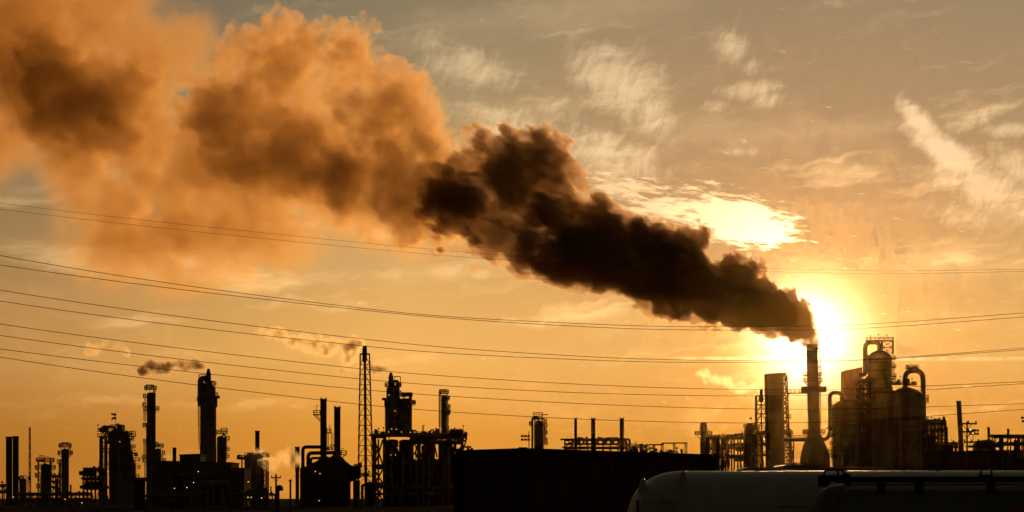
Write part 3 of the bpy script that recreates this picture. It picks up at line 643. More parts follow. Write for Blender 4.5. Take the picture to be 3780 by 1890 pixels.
t = T('scrubber_tower', 'double-shouldered scrubber with pointed cap and arched pipe over the deck', 'tower', 1462, 700)
t.add('tower_shell', MB().lathe(t.x(1451), 0, [(t.s(29), t.z(1612)), (t.s(28), t.z(1472)), (t.s(25), t.z(1468)), (t.s(24.5), t.z(1436)), (t.s(21), t.z(1430)), (t.s(10), t.z(1426)), (.02, t.z(1425))], 28), 'shell')
t.shell(1474, 1516, 1469, 1612, .35, 'shell', 1.0, 'second_shell')
t.add('exhaust_cone', MB().lathe(t.x(1443), 0, [(t.s(9), t.z(1432)), (t.s(9), t.z(1392)), (t.s(4.2), t.z(1375)), (t.s(3), t.z(1376))], 18), 'soot')
t.pipe([(1452, 1432, -1), (1452, 1407, -1), (1471, 1407, -1), (1471, 1480, -1)], t.s(5), 'shell', t.s(10)); t.add('ledge', MB().cyl((t.x(1451), 0, t.z(1473)), (t.x(1410), 0, t.z(1473)), .5, seg=10), 'shell')
t.add('ledge_box', MB().box((t.x(1419), -1, t.z(1500)), (t.x(1425), 1, t.z(1476))), 'steel')
t.pipe([(1488, 1468, -.5), (1488, 1453, -.5), (1518, 1453, -.5), (1518, 1600, -.5)], t.s(3.2), 'pipe', t.s(6)); t.pipe([(1494, 1466, .8), (1494, 1460, .8), (1512, 1460, .8), (1512, 1475, .8)], t.s(3), 'pipe', t.s(5))
t.platform(1432, 1470, 1426, 'O', .9); t.frame_top(1455, 1478, 1426, 1390, 1.6); t.platform(1476, 1514, 1462, 'O', .7); t.clutter(1478, 1514, 1462, 3, 5, 121, 1.9); t.platform(1500, 1522, 1491, 'R', 1.0); t.platform(1476, 1514, 1490, 'R', 1.2); t.clutter(1434, 1468, 1426, 3, 5, 123, 1.6)
t.rings(1423, 1479, (1500, 1530, 1545, 1570), .1, .3); t.rings(1474, 1516, (1500, 1530, 1560), .1, .3, cy_=1.0)
t.pipe([(1512, 1600, -2.2), (1512, 1500, -2.2)], .2); t.pipe([(1436, 1608, -3), (1436, 1500, -3)], .3); t.pipe([(1460, 1608, -3), (1460, 1540, -3), (1490, 1540, -2)], .28); t.ladder(1426, 1600, 1480, -1.2)
t.lamp(1438, 1460, -3.0); t.lamp(1460, 1518, -3.0, .12)
t = rack_column('slim column with open portal top standing on the crowded deck', 1629, 1650, 1458, [(1452, 'O', .5), (1473, 'R', .8), (1506, 'R', 1.0), (1524, 'R', 1.0), (1528, 'R', .9)], 700, base=1610, ladder=[(1652, 1585, 1506), (1624, 1600, 1445)], frame=(1622, 1649, 1600, 1438), davits=[(1636, 1452, .9, .4), (1643, 1452, .9, -.3)])
t.pipe([(1653, 1600, -.3), (1653, 1466, -.3), (1645, 1466)], .2); t.pipe([(1634, 1600, -1.2), (1634, 1480, -1.2)], .18)

def floodlights(label, px, base, top, Y, rows, lit=(), name='floodlight_mast', group=None):
    t = T(name, label, 'floodlight', px, Y, group)
    t.add('mast', MB().cyl((0, 0, t.z(base)), (0, 0, t.z(top)), t.s(1.6), t.s(1.1), 8), 'rail')
    n = 0
    for x0, x1, py, k in rows:
        b = t.add('cross_arm', MB().box((t.x(min(x0, px)), -.07, t.z(py+4)-.07), (t.x(max(x1, px)), .07, t.z(py+4)+.07)), 'rail')
        for i in range(k):
            x = t.x(x0+(x1-x0)*(i+.5)/k); z = t.z(py); r = t.s(min(5.0, (x1-x0)/k*.46))
            h = t.add('lamp_head', MB().lathe(x, 0, [(.02, z-r*.6), (r*.9, z-r*.7), (r, z), (r*.7, z+r*.5), (.02, z+r*.6)], 12), 'soot', b)
            t.add('lens', MB().lathe(x, -.02, [(.02, z-r*.8), (r*.75, z-r*.74), (r*.75, z-r*.71)], 12), 'lamp' if n in lit else 'lens', b)
            if n in lit: t.add('bulb', MB().lathe(x, -r*1.15, [(.02, z-r*.5), (r*.6, z-r*.3), (r*.7, z), (r*.5, z+r*.4), (.02, z+r*.5)], 10), 'lamp', b)
            n += 1
    return t
floodlights('row of small floodlights above the left corner of the container', 1726, 1866, 1640, 300, [(1716, 1740, 1648, 3), (1722, 1748, 1656, 2)])
floodlights('two-row floodlight mast left of the domed vessel behind the container', 1952, 1866, 1592, 320, [(1922, 1957, 1608, 3), (1922, 1957, 1621, 3)])
t = T('lightning_rod', 'thin vertical rod beside the two-row floodlight mast', 'rod', 1953, 322)
t.add('rod', MB().cyl((0, 0, t.z(1866)), (0, 0, t.z(1590)), .08, .04, 6), 'rail'); t.add('base_plate', MB().box((-.3, -.3, 0), (.3, .3, .12)), 'steel')
# ---------------------------------------------------------------- vessels and stacks behind the container
t = rack_column('domed vessel with looped pipe and stair platforms behind the container', 1971, 2007, 1552, [(1574, 'R', 1.1), (1600, 'R', 1.1), (1628, 'R', 1.1), (1640, 'R', 1.2), (1558, 'R', .9)], 720, ladder=[(2009, 1640, 1560), (2013, 1628, 1574)], frame=None, head=.7)
t.pipe([(1965, 1866, -1), (1965, 1541, -1), (1988, 1541, 0), (1988, 1556, 0)], t.s(4), 'pipe', t.s(9)); t.pipe([(1974, 1556, .5), (1974, 1546, .5), (1983, 1546, .5)], .3)
t.deck(1968, 2003, 1535, 3, .2); t.clutter(1970, 2002, 1548, 3, 4, 131, 1.2); t.add('davit', MB().tube([(t.x(2001), 0, t.z(1556)), (t.x(2001), 0, t.z(1531)), (t.x(2022), 0, t.z(1531))], .2, 6), 'rail')
t.platform(1962, 1970, 1568, 'L', .7)
def ribbed_stack(label, x0, x1, top, base, Y):
    t = T('ribbed_stack', label, 'stack', (x0+x1)/2, Y); r = t.s(x1-x0)/2; z0, z1 = t.z(base), t.z(top); pr = [(r, z0)]; n = 24
    for i in range(n):
        for f, k in ((.15, 1.0), (.5, 1.24), (.85, 1.0)): pr.append((r*(k if z0+(z1-z0)*(i+f)/n < z1-t.s(14) else 1.0), z0+(z1-z0)*(i+f)/n))
    pr.append((r, z1-.3)); t.add('flue', MB().lathe(0, 0, pr, 18), 'soot')
    t.add('rim', MB().lathe(0, 0, [(r*.9, z1-.3), (r*1.1, z1-.3), (r*1.1, z1), (r*.9, z1)], 18), 'soot')
    for a in (0, 180): t.add('lug', MB().bar((math.cos(R(a))*r, 0, z1), (math.cos(R(a))*r, 0, z1+.5), .2), 'soot')
ribbed_stack('left and thinnest of the three rib-banded stacks behind the container', 2120, 2130, 1544, 1866, 760)
ribbed_stack('middle one of the three rib-banded stacks behind the container', 2182, 2197, 1544, 1866, 760)
ribbed_stack('right one of the three rib-banded stacks behind the container', 2288, 2303, 1544, 1866, 760)
t = T('heater_bank', 'row of furnaces with stacked headers between the rib-banded stacks', 'heater', 2210, 780)
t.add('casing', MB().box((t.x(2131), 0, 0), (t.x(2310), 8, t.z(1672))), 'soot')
t.rack(2085, 2310, (1625, 1640, 1655), 1866, 6, 8, .38, 2, 141, pr=(.2, .45), diag=False); t.deck(2098, 2118, 1632, 5); t.deck(2085, 2115, 1636, 6, rail=False)
for a, b in (((2086, 1637), (2100, 1660)), ((2112, 1637), (2100, 1660))): t.add('brace', MB().bar((t.x(a[0]), -3, t.z(a[1])), (t.x(b[0]), -3, t.z(b[1])), .4), 'steel')
for i, x in enumerate((2134, 2140, 2156, 2164, 2168, 2203, 2208, 2232, 2238, 2259, 2265)): t.pipe([(x, 1640, -2), (x, 1612+(i % 3)*3, -2)], .3, name='riser')
for x0, x1 in ((2133, 2153), (2205, 2225), (2235, 2256), (2262, 2284)): t.pipe([(x0, 1640, -3), (x0, 1618, -3), (x1, 1618, -3), (x1, 1640, -3)], .45)
t.pipe([(2305, 1622, -1), (2324, 1622, -1), (2324, 1670, -1)], t.s(4.5), 'pipe', t.s(9)); t.pipe([(2305, 1632, 1), (2315, 1632, 1), (2318, 1680, 1)], t.s(3.5), 'pipe', t.s(7))
t.clutter(2330, 2360, 1655, 5, 5, 143, 2.0); t.deck(2325, 2352, 1650, 5); t.add('end_block', MB().box((t.x(2322), -3, 0), (t.x(2355), 4, t.z(1656))), 'clad'); t.davit(2346, 1650, 2.4, .4)
t = T('portal_gantry', 'bare rectangular steel gantry above the right half of the container', 'gantry', 2457, 600)
t.rack(2384, 2445, (1640,), 1866, 6, 2, .3, 0, 151, diag=False); t.rack(2445, 2532, (1634,), 1866, 6, 2, .3, 0, 153, diag=False)
t.add('brace', MB().bar((t.x(2386), -3, t.z(1664)), (t.x(2420), -3, t.z(1641)), .22), 'rail')
t = T('pump_row', 'low row of pumps and bent pipes under the bare gantry', 'pumps', 2440, 610)
t.add('plinth', MB().box((t.x(2360), -2, 0), (t.x(2530), 2, t.z(1680))), 'concrete'); t.clutter(2362, 2392, 1672, 3, 6, 155, 2.6); t.clutter(2400, 2520, 1676, 3, 12, 157, 1.8)
t.pipe([(2410, 1680, -1), (2410, 1666, -1), (2424, 1666, -1), (2424, 1680, -1)], .4); t.pipe([(2466, 1680, -1), (2466, 1664, -1), (2478, 1664, -1), (2478, 1680, -1)], .45); t.pipe([(2364, 1672, 0), (2364, 1640, 0), (2372, 1640, 0), (2372, 1672, 0)], .3)
t = T('platform_stack', 'stout pale stack with collar platform left of the trestle', 'stack', 2597, 800)
t.add('flue', MB().lathe(0, 0, [(t.s(13), 0), (t.s(12.5), t.z(1625)), (t.s(11), t.z(1618)), (t.s(11), t.z(1592)), (t.s(13.5), t.z(1584)), (t.s(13.5), t.z(1572)), (t.s(11.5), t.z(1569)), (t.s(11.5), t.z(1559)), (t.s(10), t.z(1559))], 24), 'concrete')
t.platform(2586, 2608, 1603, 'O', 1.9); t.davit(2583, 1603, 2.2, .4); t.davit(2612, 1603, 2.2, .4)
t = T('pipe_trestle', 'braced steel trestle carrying big ducts left of the round silo', 'trestle', 2680, 780)
t.rack(2612, 2752, (1617, 1652, 1688), 1866, 9, 6, .62, 2, 161, pr=(.3, .6)); t.clutter(2616, 2750, 1617, 7, 14, 163, 2.2)
t.tower(2628, 30, 1866, 2628, 30, 1617, 6, .6, 'X', 9.4, 'bracing'); t.tower(2661, 26, 1866, 2661, 26, 1617, 6, .55, 'Z', 9.4, 'bracing')
t.pipe([(2670, 1647, -1), (2755, 1640, -1)], t.s(8), 'shell', name='duct'); t.pipe([(2665, 1648, 1), (2688, 1648, 1), (2690, 1720, 1)], t.s(6), 'shell', t.s(10), 'duct'); t.pipe([(2695, 1620, 1), (2745, 1610, 1)], t.s(4), 'shell', name='duct'); t.pipe([(2715, 1658, 0), (2755, 1662, 0)], t.s(7), 'shell', name='duct')
t.pipe([(2712, 1695, -2), (2752, 1697, -2)], t.s(9), 'shell', name='duct'); t.deck(2612, 2752, 1617, 9, rail=True); t.pipe([(2740, 1620, 0), (2740, 1590, 0)], t.s(2)); t.pipe([(2700, 1617, 0), (2704, 1606, 0), (2745, 1600, 0)], t.s(3.4), 'shell')
t = T('silo', 'round flat-topped silo left of the slab tower with a windsock on it', 'silo', 2774, 760)
t.add('silo_shell', MB().lathe(0, 0, [(t.s(27), 0), (t.s(27), t.z(1588)), (t.s(22), t.z(1579)), (.02, t.z(1575))], 30), 'shell'); t.platform(2754, 2794, 1578, 'O', .8); t.clutter(2756, 2796, 1578, 4, 8, 171, 2.0)
t.pipe([(2756, 1580, 0), (2756, 1566, 0), (2770, 1564, 0), (2772, 1578, 0)], .3); t.rings(2747, 2801, (1600, 1640, 1680), .08, .25); t.ladder(2799, 1740, 1580, -2)
w = T('windsock', 'little windsock on a pole above the round silo', 'windsock', 2775, 760)
w.add('pole', MB().cyl((0, 0, w.z(1576)), (0, 0, w.z(1541)), .09, .07, 6), 'rail'); w.add('sock', MB().tube([(0, 0, w.z(1543)), (-w.s(6), 0, w.z(1544)), (-w.s(10), 0, w.z(1548))], [.42, .3, .16], 8), 'flag')
t = T('small_flare', 'short lattice flare with bright steam beside the slab tower', 'flare', 2811, 740)
t.tower(2812, 42, 1660, 2810, 38, 1461, 6, .3, 'K'); t.add('riser', MB().cyl((t.x(2814), 0, 0), (t.x(2810), 0, t.z(1480)), t.s(3), t.s(2.6), 12), 'steel')
t.add('flare_tip', MB().lathe(t.x(2810), 0, [(t.s(5), t.z(1485)), (t.s(9), t.z(1481)), (t.s(9), t.z(1462)), (t.s(6), t.z(1456)), (t.s(6), t.z(1437)), (t.s(5), t.z(1437))], 18), 'soot')
t.rack(2786, 2835, (1600, 1640, 1680), 1866, 7, 2, .5, 2, 173); t.clutter(2786, 2835, 1600, 6, 7, 175, 1.8)
# ---------------------------------------------------------------- slab tower, great stack
t = T('slab_tower', 'tall flat-sided tower with a lattice stair on its right flank', 'tower', 2858, 800)
t.add('tower_casing', MB().prism([(t.x(2834), 0), (t.x(2893), 0), (t.x(2888), t.z(1382)), (t.x(2826), t.z(1384))], -4.5, 4.5), 'concrete')
t.add('parapet', MB().prism([(t.x(2824), t.z(1384)), (t.x(2902), t.z(1379)), (t.x(2902), t.z(1377)), (t.x(2824), t.z(1382))], -4.8, 4.8), 'steel')
t.tower(2900, 20, 1610, 2894, 14, 1384, 13, .4, 'Z', 6, 'stair_bracing'); t.tower(2903, 32, 1725, 2901, 30, 1600, 5, .45, 'X', 6, 'stair_bracing')
for py in (1600, 1612, 1650): t.deck(2888, 2925, py, 6)
t.deck(2902, 2919, 1541, 4); t.add('brace', MB().bar((t.x(2925), -2.6, t.z(1660)), (t.x(2918), -2.6, t.z(1722)), .5), 'steel'); t.clutter(2890, 2924, 1600, 5, 5, 181, 1.5)
for x in (2826, 2844, 2876, 2894): t.add('roof_post', MB().bar((t.x(x), 0, t.z(1382)), (t.x(x), 0, t.z(1374)), .14), 'rail')
for i in range(1, 10): t.add('panel_joint', MB().box((t.x(2826.5+i*.9), -4.56, t.z(1384+i*34)-.06), (t.x(2887+i*.6), -4.505, t.z(1384+i*34)+.06)), 'steel')
t = T('walkway_bridge', 'railed footbridge from the slab tower to the great stack', 'walkway', 2942, 795)
t.deck(2902, 2982, 1449, 2.0, .5); t.add('brace', MB().bar((t.x(2902), -.8, t.z(1468)), (t.x(2914), -.8, t.z(1451)), .3), 'rail')
t = T('lower_bridge', 'lower railed pipe bridge between the slab tower and the great stack', 'walkway', 2946, 790)
t.deck(2918, 2988, 1619, 3.0, .4); t.deck(2968, 2990, 1600, 3.0, .4)
t.add('post', MB().box((t.x(2930)-.2, -.2, 0), (t.x(2930)+.2, .2, t.z(1622))), 'steel')

t = T('great_stack', 'tall flared concrete stack pouring out the great dark plume', 'stack', 3010, SD)
prof = [(t.s(56), 0), (t.s(56), t.z(1720)), (t.s(54), t.z(1690)), (t.s(49), t.z(1665)), (t.s(40), t.z(1640)), (t.s(30), t.z(1618)), (t.s(23.5), t.z(1600)), (t.s(22), t.z(1585)), (t.s(22), t.z(1480)), (t.s(21.3), t.z(1380)), (t.s(20.6), t.z(1271)), (t.s(17.5), t.z(1271)), (t.s(17.5), t.z(1276))]
t.add('flue', MB().lathe(t.x(3013), 0, prof, 40, lean=-t.s(16)/t.z(1271)), 'concrete')
LX = lambda py: 3013-16*t.z(py)/t.z(1271)
for py, e in ((1288, .5), (1310, .6), (1354, .5)): t.platform(LX(py)-21, LX(py)+21, py, 'R' if py != 1310 else 'L', e+.5, rail=False)
for py in (1386, 1408): t.platform(LX(py)-21.5, LX(py)+21.5, py, 'O', 1.3)
for py in (1395, 1300, 1340, 1520, 1560): t.add('band', MB().lathe(t.x(LX(py)), 0, [(t.s(21), t.z(py)-.2), (t.s(22.6), t.z(py)-.2), (t.s(22.6), t.z(py)+.2), (t.s(21), t.z(py)+.2)], 32), 'steel')
for sx in (-1, 1):
    for py in (1400,): t.add('bracket', MB().bar((t.x(LX(py)+sx*22), 0, t.z(1420)), (t.x(LX(py)+sx*33), 0, t.z(1404)), .3).bar((t.x(LX(py)+sx*33), 0, t.z(1404)), (t.x(LX(py)+sx*27), 0, t.z(1388)), .25), 'rail')
t.add('instrument_gallery', MB().box((t.x(2960), -t.s(26), t.z(1447)), (t.x(3047), t.s(26), t.z(1427))), 'steel')
t.platform(LX(1600)-23, LX(1600)+23, 1597, 'O', 1.6); t.deck(2963, 2986, 1600, 3)
t.platform(2965, 3062, 1675, 'R', 1.6); t.platform(2962, 3064, 1690, 'R', 1.8); t.ladder(3026, 1590, 1290, -.4)
t.add('rod', MB().bar((t.x(3018), 0, t.z(1290)), (t.x(3022), 0, t.z(1275)), .2), 'rail')
t.clutter(2925, 2960, 1717, 4, 5, 185, 1.6)
# ---------------------------------------------------------------- reactor group
t = T('regenerator', 'domed vessel whose hooked pipe drops beside the great stack', 'vessel', 3120, 790)
t.shell(3073, 3172, 1476, 1866, .62, 'shell'); r = t.s(49.5)
t.pipe([(2890, 1624, -3), (3047, 1623, -3), (3060, 1600, -3), (3060, 1450, -2), (3107, 1450, 0), (3107, 1492, 0)], t.s(7.5), 'shell', t.s(22), 'transfer_pipe', seg=16)
for py in (1505, 1520, 1546, 1582, 1610, 1640): t.platform(3074, 3171, py, 'L', 1.0)
t.ladder(3070, 1725, 1505, -1); t.platform(3072, 3170, 1664, 'LF', 1.2); t.platform(3072, 3170, 1690, 'LF', 1.2); t.rings(3073, 3172, (1530, 1570, 1610, 1650, 1690), .1, .4)
t.add('flange', MB().cyl((t.x(3053), -3, t.z(1583)), (t.x(3067), -3, t.z(1583)), 1.1, seg=12), 'steel'); t.pipe([(3045, 1581, -3), (3075, 1581, -3)], .35)
for i, x in enumerate((3086, 3103, 3128, 3150)): t.pipe([(x, 1866, -r-.6), (x, 1580+30*(i % 3), -r-.6), (x+4, 1575+30*(i % 3), -r+.5)], .35)
t = T('cyclone_tower', 'slant-topped square tower behind the vessel with the hooked pipe', 'tower', 3143, 815)
t.add('tower_casing', MB().prism([(t.x(3114), 0), (t.x(3176), 0), (t.x(3175), t.z(1361)), (t.x(3168), t.z(1359)), (t.x(3111), t.z(1372))], -5, 5), 'concrete')
t.add('parapet', MB().prism([(t.x(3110), t.z(1373)), (t.x(3175.5), t.z(1360)), (t.x(3175.5), t.z(1358)), (t.x(3110), t.z(1371))], -5.2, 5.2), 'steel')
for x, a in ((3125, 1369), (3167, 1360)): t.add('roof_post', MB().bar((t.x(x), 0, t.z(a)), (t.x(x), 0, t.z(a-10)), .16), 'rail')
for i in range(1, 6): t.add('panel_joint', MB().box((t.x(3112), -5.06, t.z(1375+i*30)-.06), (t.x(3175), -5.005, t.z(1375+i*30)+.06)), 'steel')
t = T('stair_structure', 'see-through steel stair frame between the slant-topped tower and the reactor', 'structure', 3190, 800)
t.rack(3168, 3208, (1408, 1432, 1458, 1483, 1506, 1532, 1558, 1582, 1608, 1634, 1660), 1866, 7, 3, .55, 3, 191, pr=(.25, .6)); t.tower(3189, 36, 1866, 3189, 36, 1420, 12, .5, 'Z', 7, 'stair_bracing')
t.deck(3163, 3200, 1418, 7); t.clutter(3166, 3204, 1418, 6, 6, 193, 2.4); t.deck(3175, 3206, 1409, 5)
for i, x in enumerate((3172, 3178, 3184, 3196, 3201)): t.pipe([(x, 1866, -2+i*.8), (x, 1440+i*11, -2+i*.8)], .5+.1*(i % 3))
t = T('reactor', 'tallest domed reactor with railed bridge and arched pipe on top', 'reactor', 3248, 810)
t.add('reactor_shell', MB().lathe(0, 0, [(t.s(47), 0), (t.s(47), t.z(1436)), (t.s(43.5), t.z(1415))]+dome(t.s(43.5), t.z(1415), t.z(1293), t.s(31))[1:], 36), 'shell')
t.pipe([(3170, 1386, -1), (3192, 1384, -1), (3192, 1264, -1), (3246, 1264, 0), (3246, 1300, 0)], t.s(8.6), 'shell', t.s(24), 'transfer_pipe', seg=16)
t.deck(3197, 3297, 1256, 2.6, .5); t.tower(3276, 40, 1306, 3276, 40, 1258, 2, .3, 'X', 2.6, 'bridge_bracing'); t.ladder(3295, 1312, 1246, -.4)
for x, h in ((3214, 1.6), (3242, 2.2), (3274, 2.0)): t.add('lamp_post', MB().bar((t.x(x), 0, t.z(1256)), (t.x(x), 0, t.z(1256)+h), .14).box((t.x(x)-.25, -.2, t.z(1256)+h), (t.x(x)+.25, .2, t.z(1256)+h+.5)), 'rail')
for py in (1326, 1356, 1390, 1400): t.platform(3205, 3291, py, 'R', 1.5)
t.ladder(3296, 1400, 1312, -.8); t.rings(3205, 3291, (1340, 1370, 1400), .1, .3); t.pipe([(3201, 1420, -2), (3201, 1310, -2)], .25); t.lamp(3242, 1242, 0, .22)
t.deck(3200, 3330, 1417, 9); t.clutter(3200, 3216, 1417, 6, 3, 201, 2.6); t.clutter(3288, 3332, 1417, 7, 8, 203, 3.0)
t = T('great_vessel', 'broad round-shouldered vessel under a thick looped pipe right of the reactor', 'vessel', 3352, 800)
t.add('vessel_shell', MB().lathe(t.x(3345), 0, [(t.s(72), 0), (t.s(72), t.z(1560))]+dome(t.s(70), t.z(1560), t.z(1429), t.s(62))[1:], 40), 'shell')
t.pipe([(3341, 1442, 0), (3341, 1368, 0), (3407, 1368, 0), (3409, 1550, 0)], t.s(9.6), 'shell', t.s(32), 'transfer_pipe', seg=16)
t.add('bellows', MB().lathe(t.x(3345), 0, [(t.s(10), t.z(1425)), (t.s(14), t.z(1420)), (t.s(13), t.z(1408)), (t.s(14.5), t.z(1404)), (t.s(10), t.z(1396))], 20), 'steel')
t.deck(3345, 3390, 1358, 4, .4); t.clutter(3348, 3388, 1358, 3, 5, 205, 1.4); t.deck(3352, 3380, 1420, 5); t.clutter(3354, 3380, 1420, 4, 5, 207, 2.2)
for py in (1470, 1484): t.platform(3400, 3418, py, 'R', .9)
t.platform(3275, 3415, 1550, 'RF', 1.0); t.platform(3275, 3415, 1600, 'F', 1.2); t.platform(3275, 3415, 1640, 'F', 1.4); t.rings(3273, 3417, (1580, 1620, 1660), .15, .5)
for i, x in enumerate((3290, 3310, 3332, 3360, 3382, 3400)): t.pipe([(x, 1866, -t.s(74)), (x, 1560+28*(i % 4), -t.s(74)), (x+6, 1552+28*(i % 4), -t.s(60))], .4)
t.shell(3216, 3300, 1440, 1866, .3, 'shell', -6, 'front_drum')
t = T('catalyst_frame', 'ragged steel frame full of gaps on the right shoulder of the great vessel', 'structure', 3450, 780)
t.rack(3418, 3482, (1560, 1590, 1618, 1645, 1672), 1866, 9, 5, .6, 3, 211, pr=(.3, .8)); t.clutter(3420, 3482, 1560, 8, 9, 213, 2.4); t.deck(3420, 3484, 1567, 9)
t.shell(3425, 3452, 1600, 1866, .5, 'shell'); t.shell(3455, 3470, 1640, 1866, .5, 'shell'); t.add('lower_block', MB().box((t.x(3415), -3, 0), (t.x(3500), 3, t.z(1690))), 'clad')
t.deck(3480, 3490, 1602, 4); t.pipe([(3478, 1645, -4.8), (3478, 1560, -4.8)], .4)
t = T('low_gantry', 'low pipe gantry stepping down right of the ragged frame', 'gantry', 3490, 760)
t.rack(3460, 3510, (1646, 1658), 1866, 6, 5, .5, 2, 215, pr=(.2, .5), diag=False); t.add('post', MB().box((t.x(3498), -1, 0), (t.x(3503), 1, t.z(1640))), 'steel'); t.add('block', MB().box((t.x(3468), -2.5, 0), (t.x(3512), 2.5, t.z(1668))), 'clad')
# ---------------------------------------------------------------- right edge
plain_stack('tall leaning dark stack right of the great vessel', 3551, 3569, 1480, 1866, 860, lean=-.055, name='heater_stack')
plain_stack('thin short stack left of the tall leaning stack', 3497, 3507, 1576, 1866, 900, lean=-.03, name='heater_stack')
plain_stack('thin short stack near the right picture edge', 3650, 3660, 1577, 1866, 900, lean=-.02, name='heater_stack')
t = T('far_scaffold', 'faint far scaffold beside the thin stack left of the leaning one', 'scaffold', 3522, 950)
t.rack(3508, 3535, (1638, 1650), 1866, 5, 2, .6, 2, 221, pr=(.3, .6)); t.clutter(3508, 3534, 1638, 4, 3, 223, 1.6)
t = T('far_block', 'long low shape under the thin stack near the right edge', 'building', 3630, 900)
t.add('wall_block', MB().prism([(t.x(3600), 0), (t.x(3664), 0), (t.x(3664), t.z(1632)), (t.x(3612), t.z(1630)), (t.x(3600), t.z(1638))], -4, 4), 'clad'); t.add('roof_pipe', MB().tube([(t.x(3598), -3, t.z(1634)), (t.x(3640), -3, t.z(1629)), (t.x(3662), -3, t.z(1632))], .8, 8), 'pipe')
t = T('storage_tank', 'wide dark storage tank wall along the right behind the trailers', 'tank', 3790, 640)
rr = t.s(300); zt = t.z(1661)
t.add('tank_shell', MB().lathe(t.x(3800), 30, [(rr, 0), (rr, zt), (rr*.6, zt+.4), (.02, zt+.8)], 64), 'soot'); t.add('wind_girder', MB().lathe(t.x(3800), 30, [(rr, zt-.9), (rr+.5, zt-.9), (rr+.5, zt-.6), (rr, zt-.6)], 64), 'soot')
for i in range(14):
    a = R(190+i*12); t.add('shell_rib', MB().bar((t.x(3800)+math.cos(a)*(rr+.08), 30+math.sin(a)*(rr+.08), .1), (t.x(3800)+math.cos(a)*(rr+.08), 30+math.sin(a)*(rr+.08), zt-1), .25), 'steel')
t = T('pipe_bridge', 'trussed pipe bridge on posts at the right picture edge', 'pipe bridge', 3720, 520)
t.rack(3668, 3840, (1614, 1642), 1866, 3, 6, .32, 3, 231, pr=(.2, .4)); t.add('deck_girder', MB().box((t.x(3575), -2, t.z(1652)), (t.x(3700), 2, t.z(1645))), 'steel')
t.add('girder_post', MB().box((t.x(3610), -.4, 0), (t.x(3614), .4, t.z(1650))), 'steel'); t.add('support_drum', MB().lathe(t.x(3694), 0, [(t.s(6.5), 0), (t.s(6.5), t.z(1612)), (.02, t.z(1611))], 16), 'soot')
for x in (3750, 3758, 3765, 3772): t.pipe([(x, 1690, -1.8), (x, 1612, -1.8)], t.s(2.2), name='riser')
t.add('support_drum', MB().lathe(t.x(3748), 0, [(t.s(6), 0), (t.s(6), t.z(1625)), (.02, t.z(1624))], 16), 'soot')
power_pole('sturdy timber pole with three cross arms before the leaning stack', 3570, 1555, 240, [(3544, 3606, 1564), (3550, 3598, 1594), (3558, 3614, 1632)], w=.10)
floodlights('floodlight cluster with lit lamps beside the three-armed pole', 3592, 1866, 1586, 250, [(3576, 3614, 1587, 4), (3576, 3614, 1599, 4)], lit=(0, 5))
floodlights('pair of floodlights cut off by the right picture edge', 3800, 1866, 1528, 260, [(3768, 3792, 1540, 2), (3771, 3795, 1553, 2)])
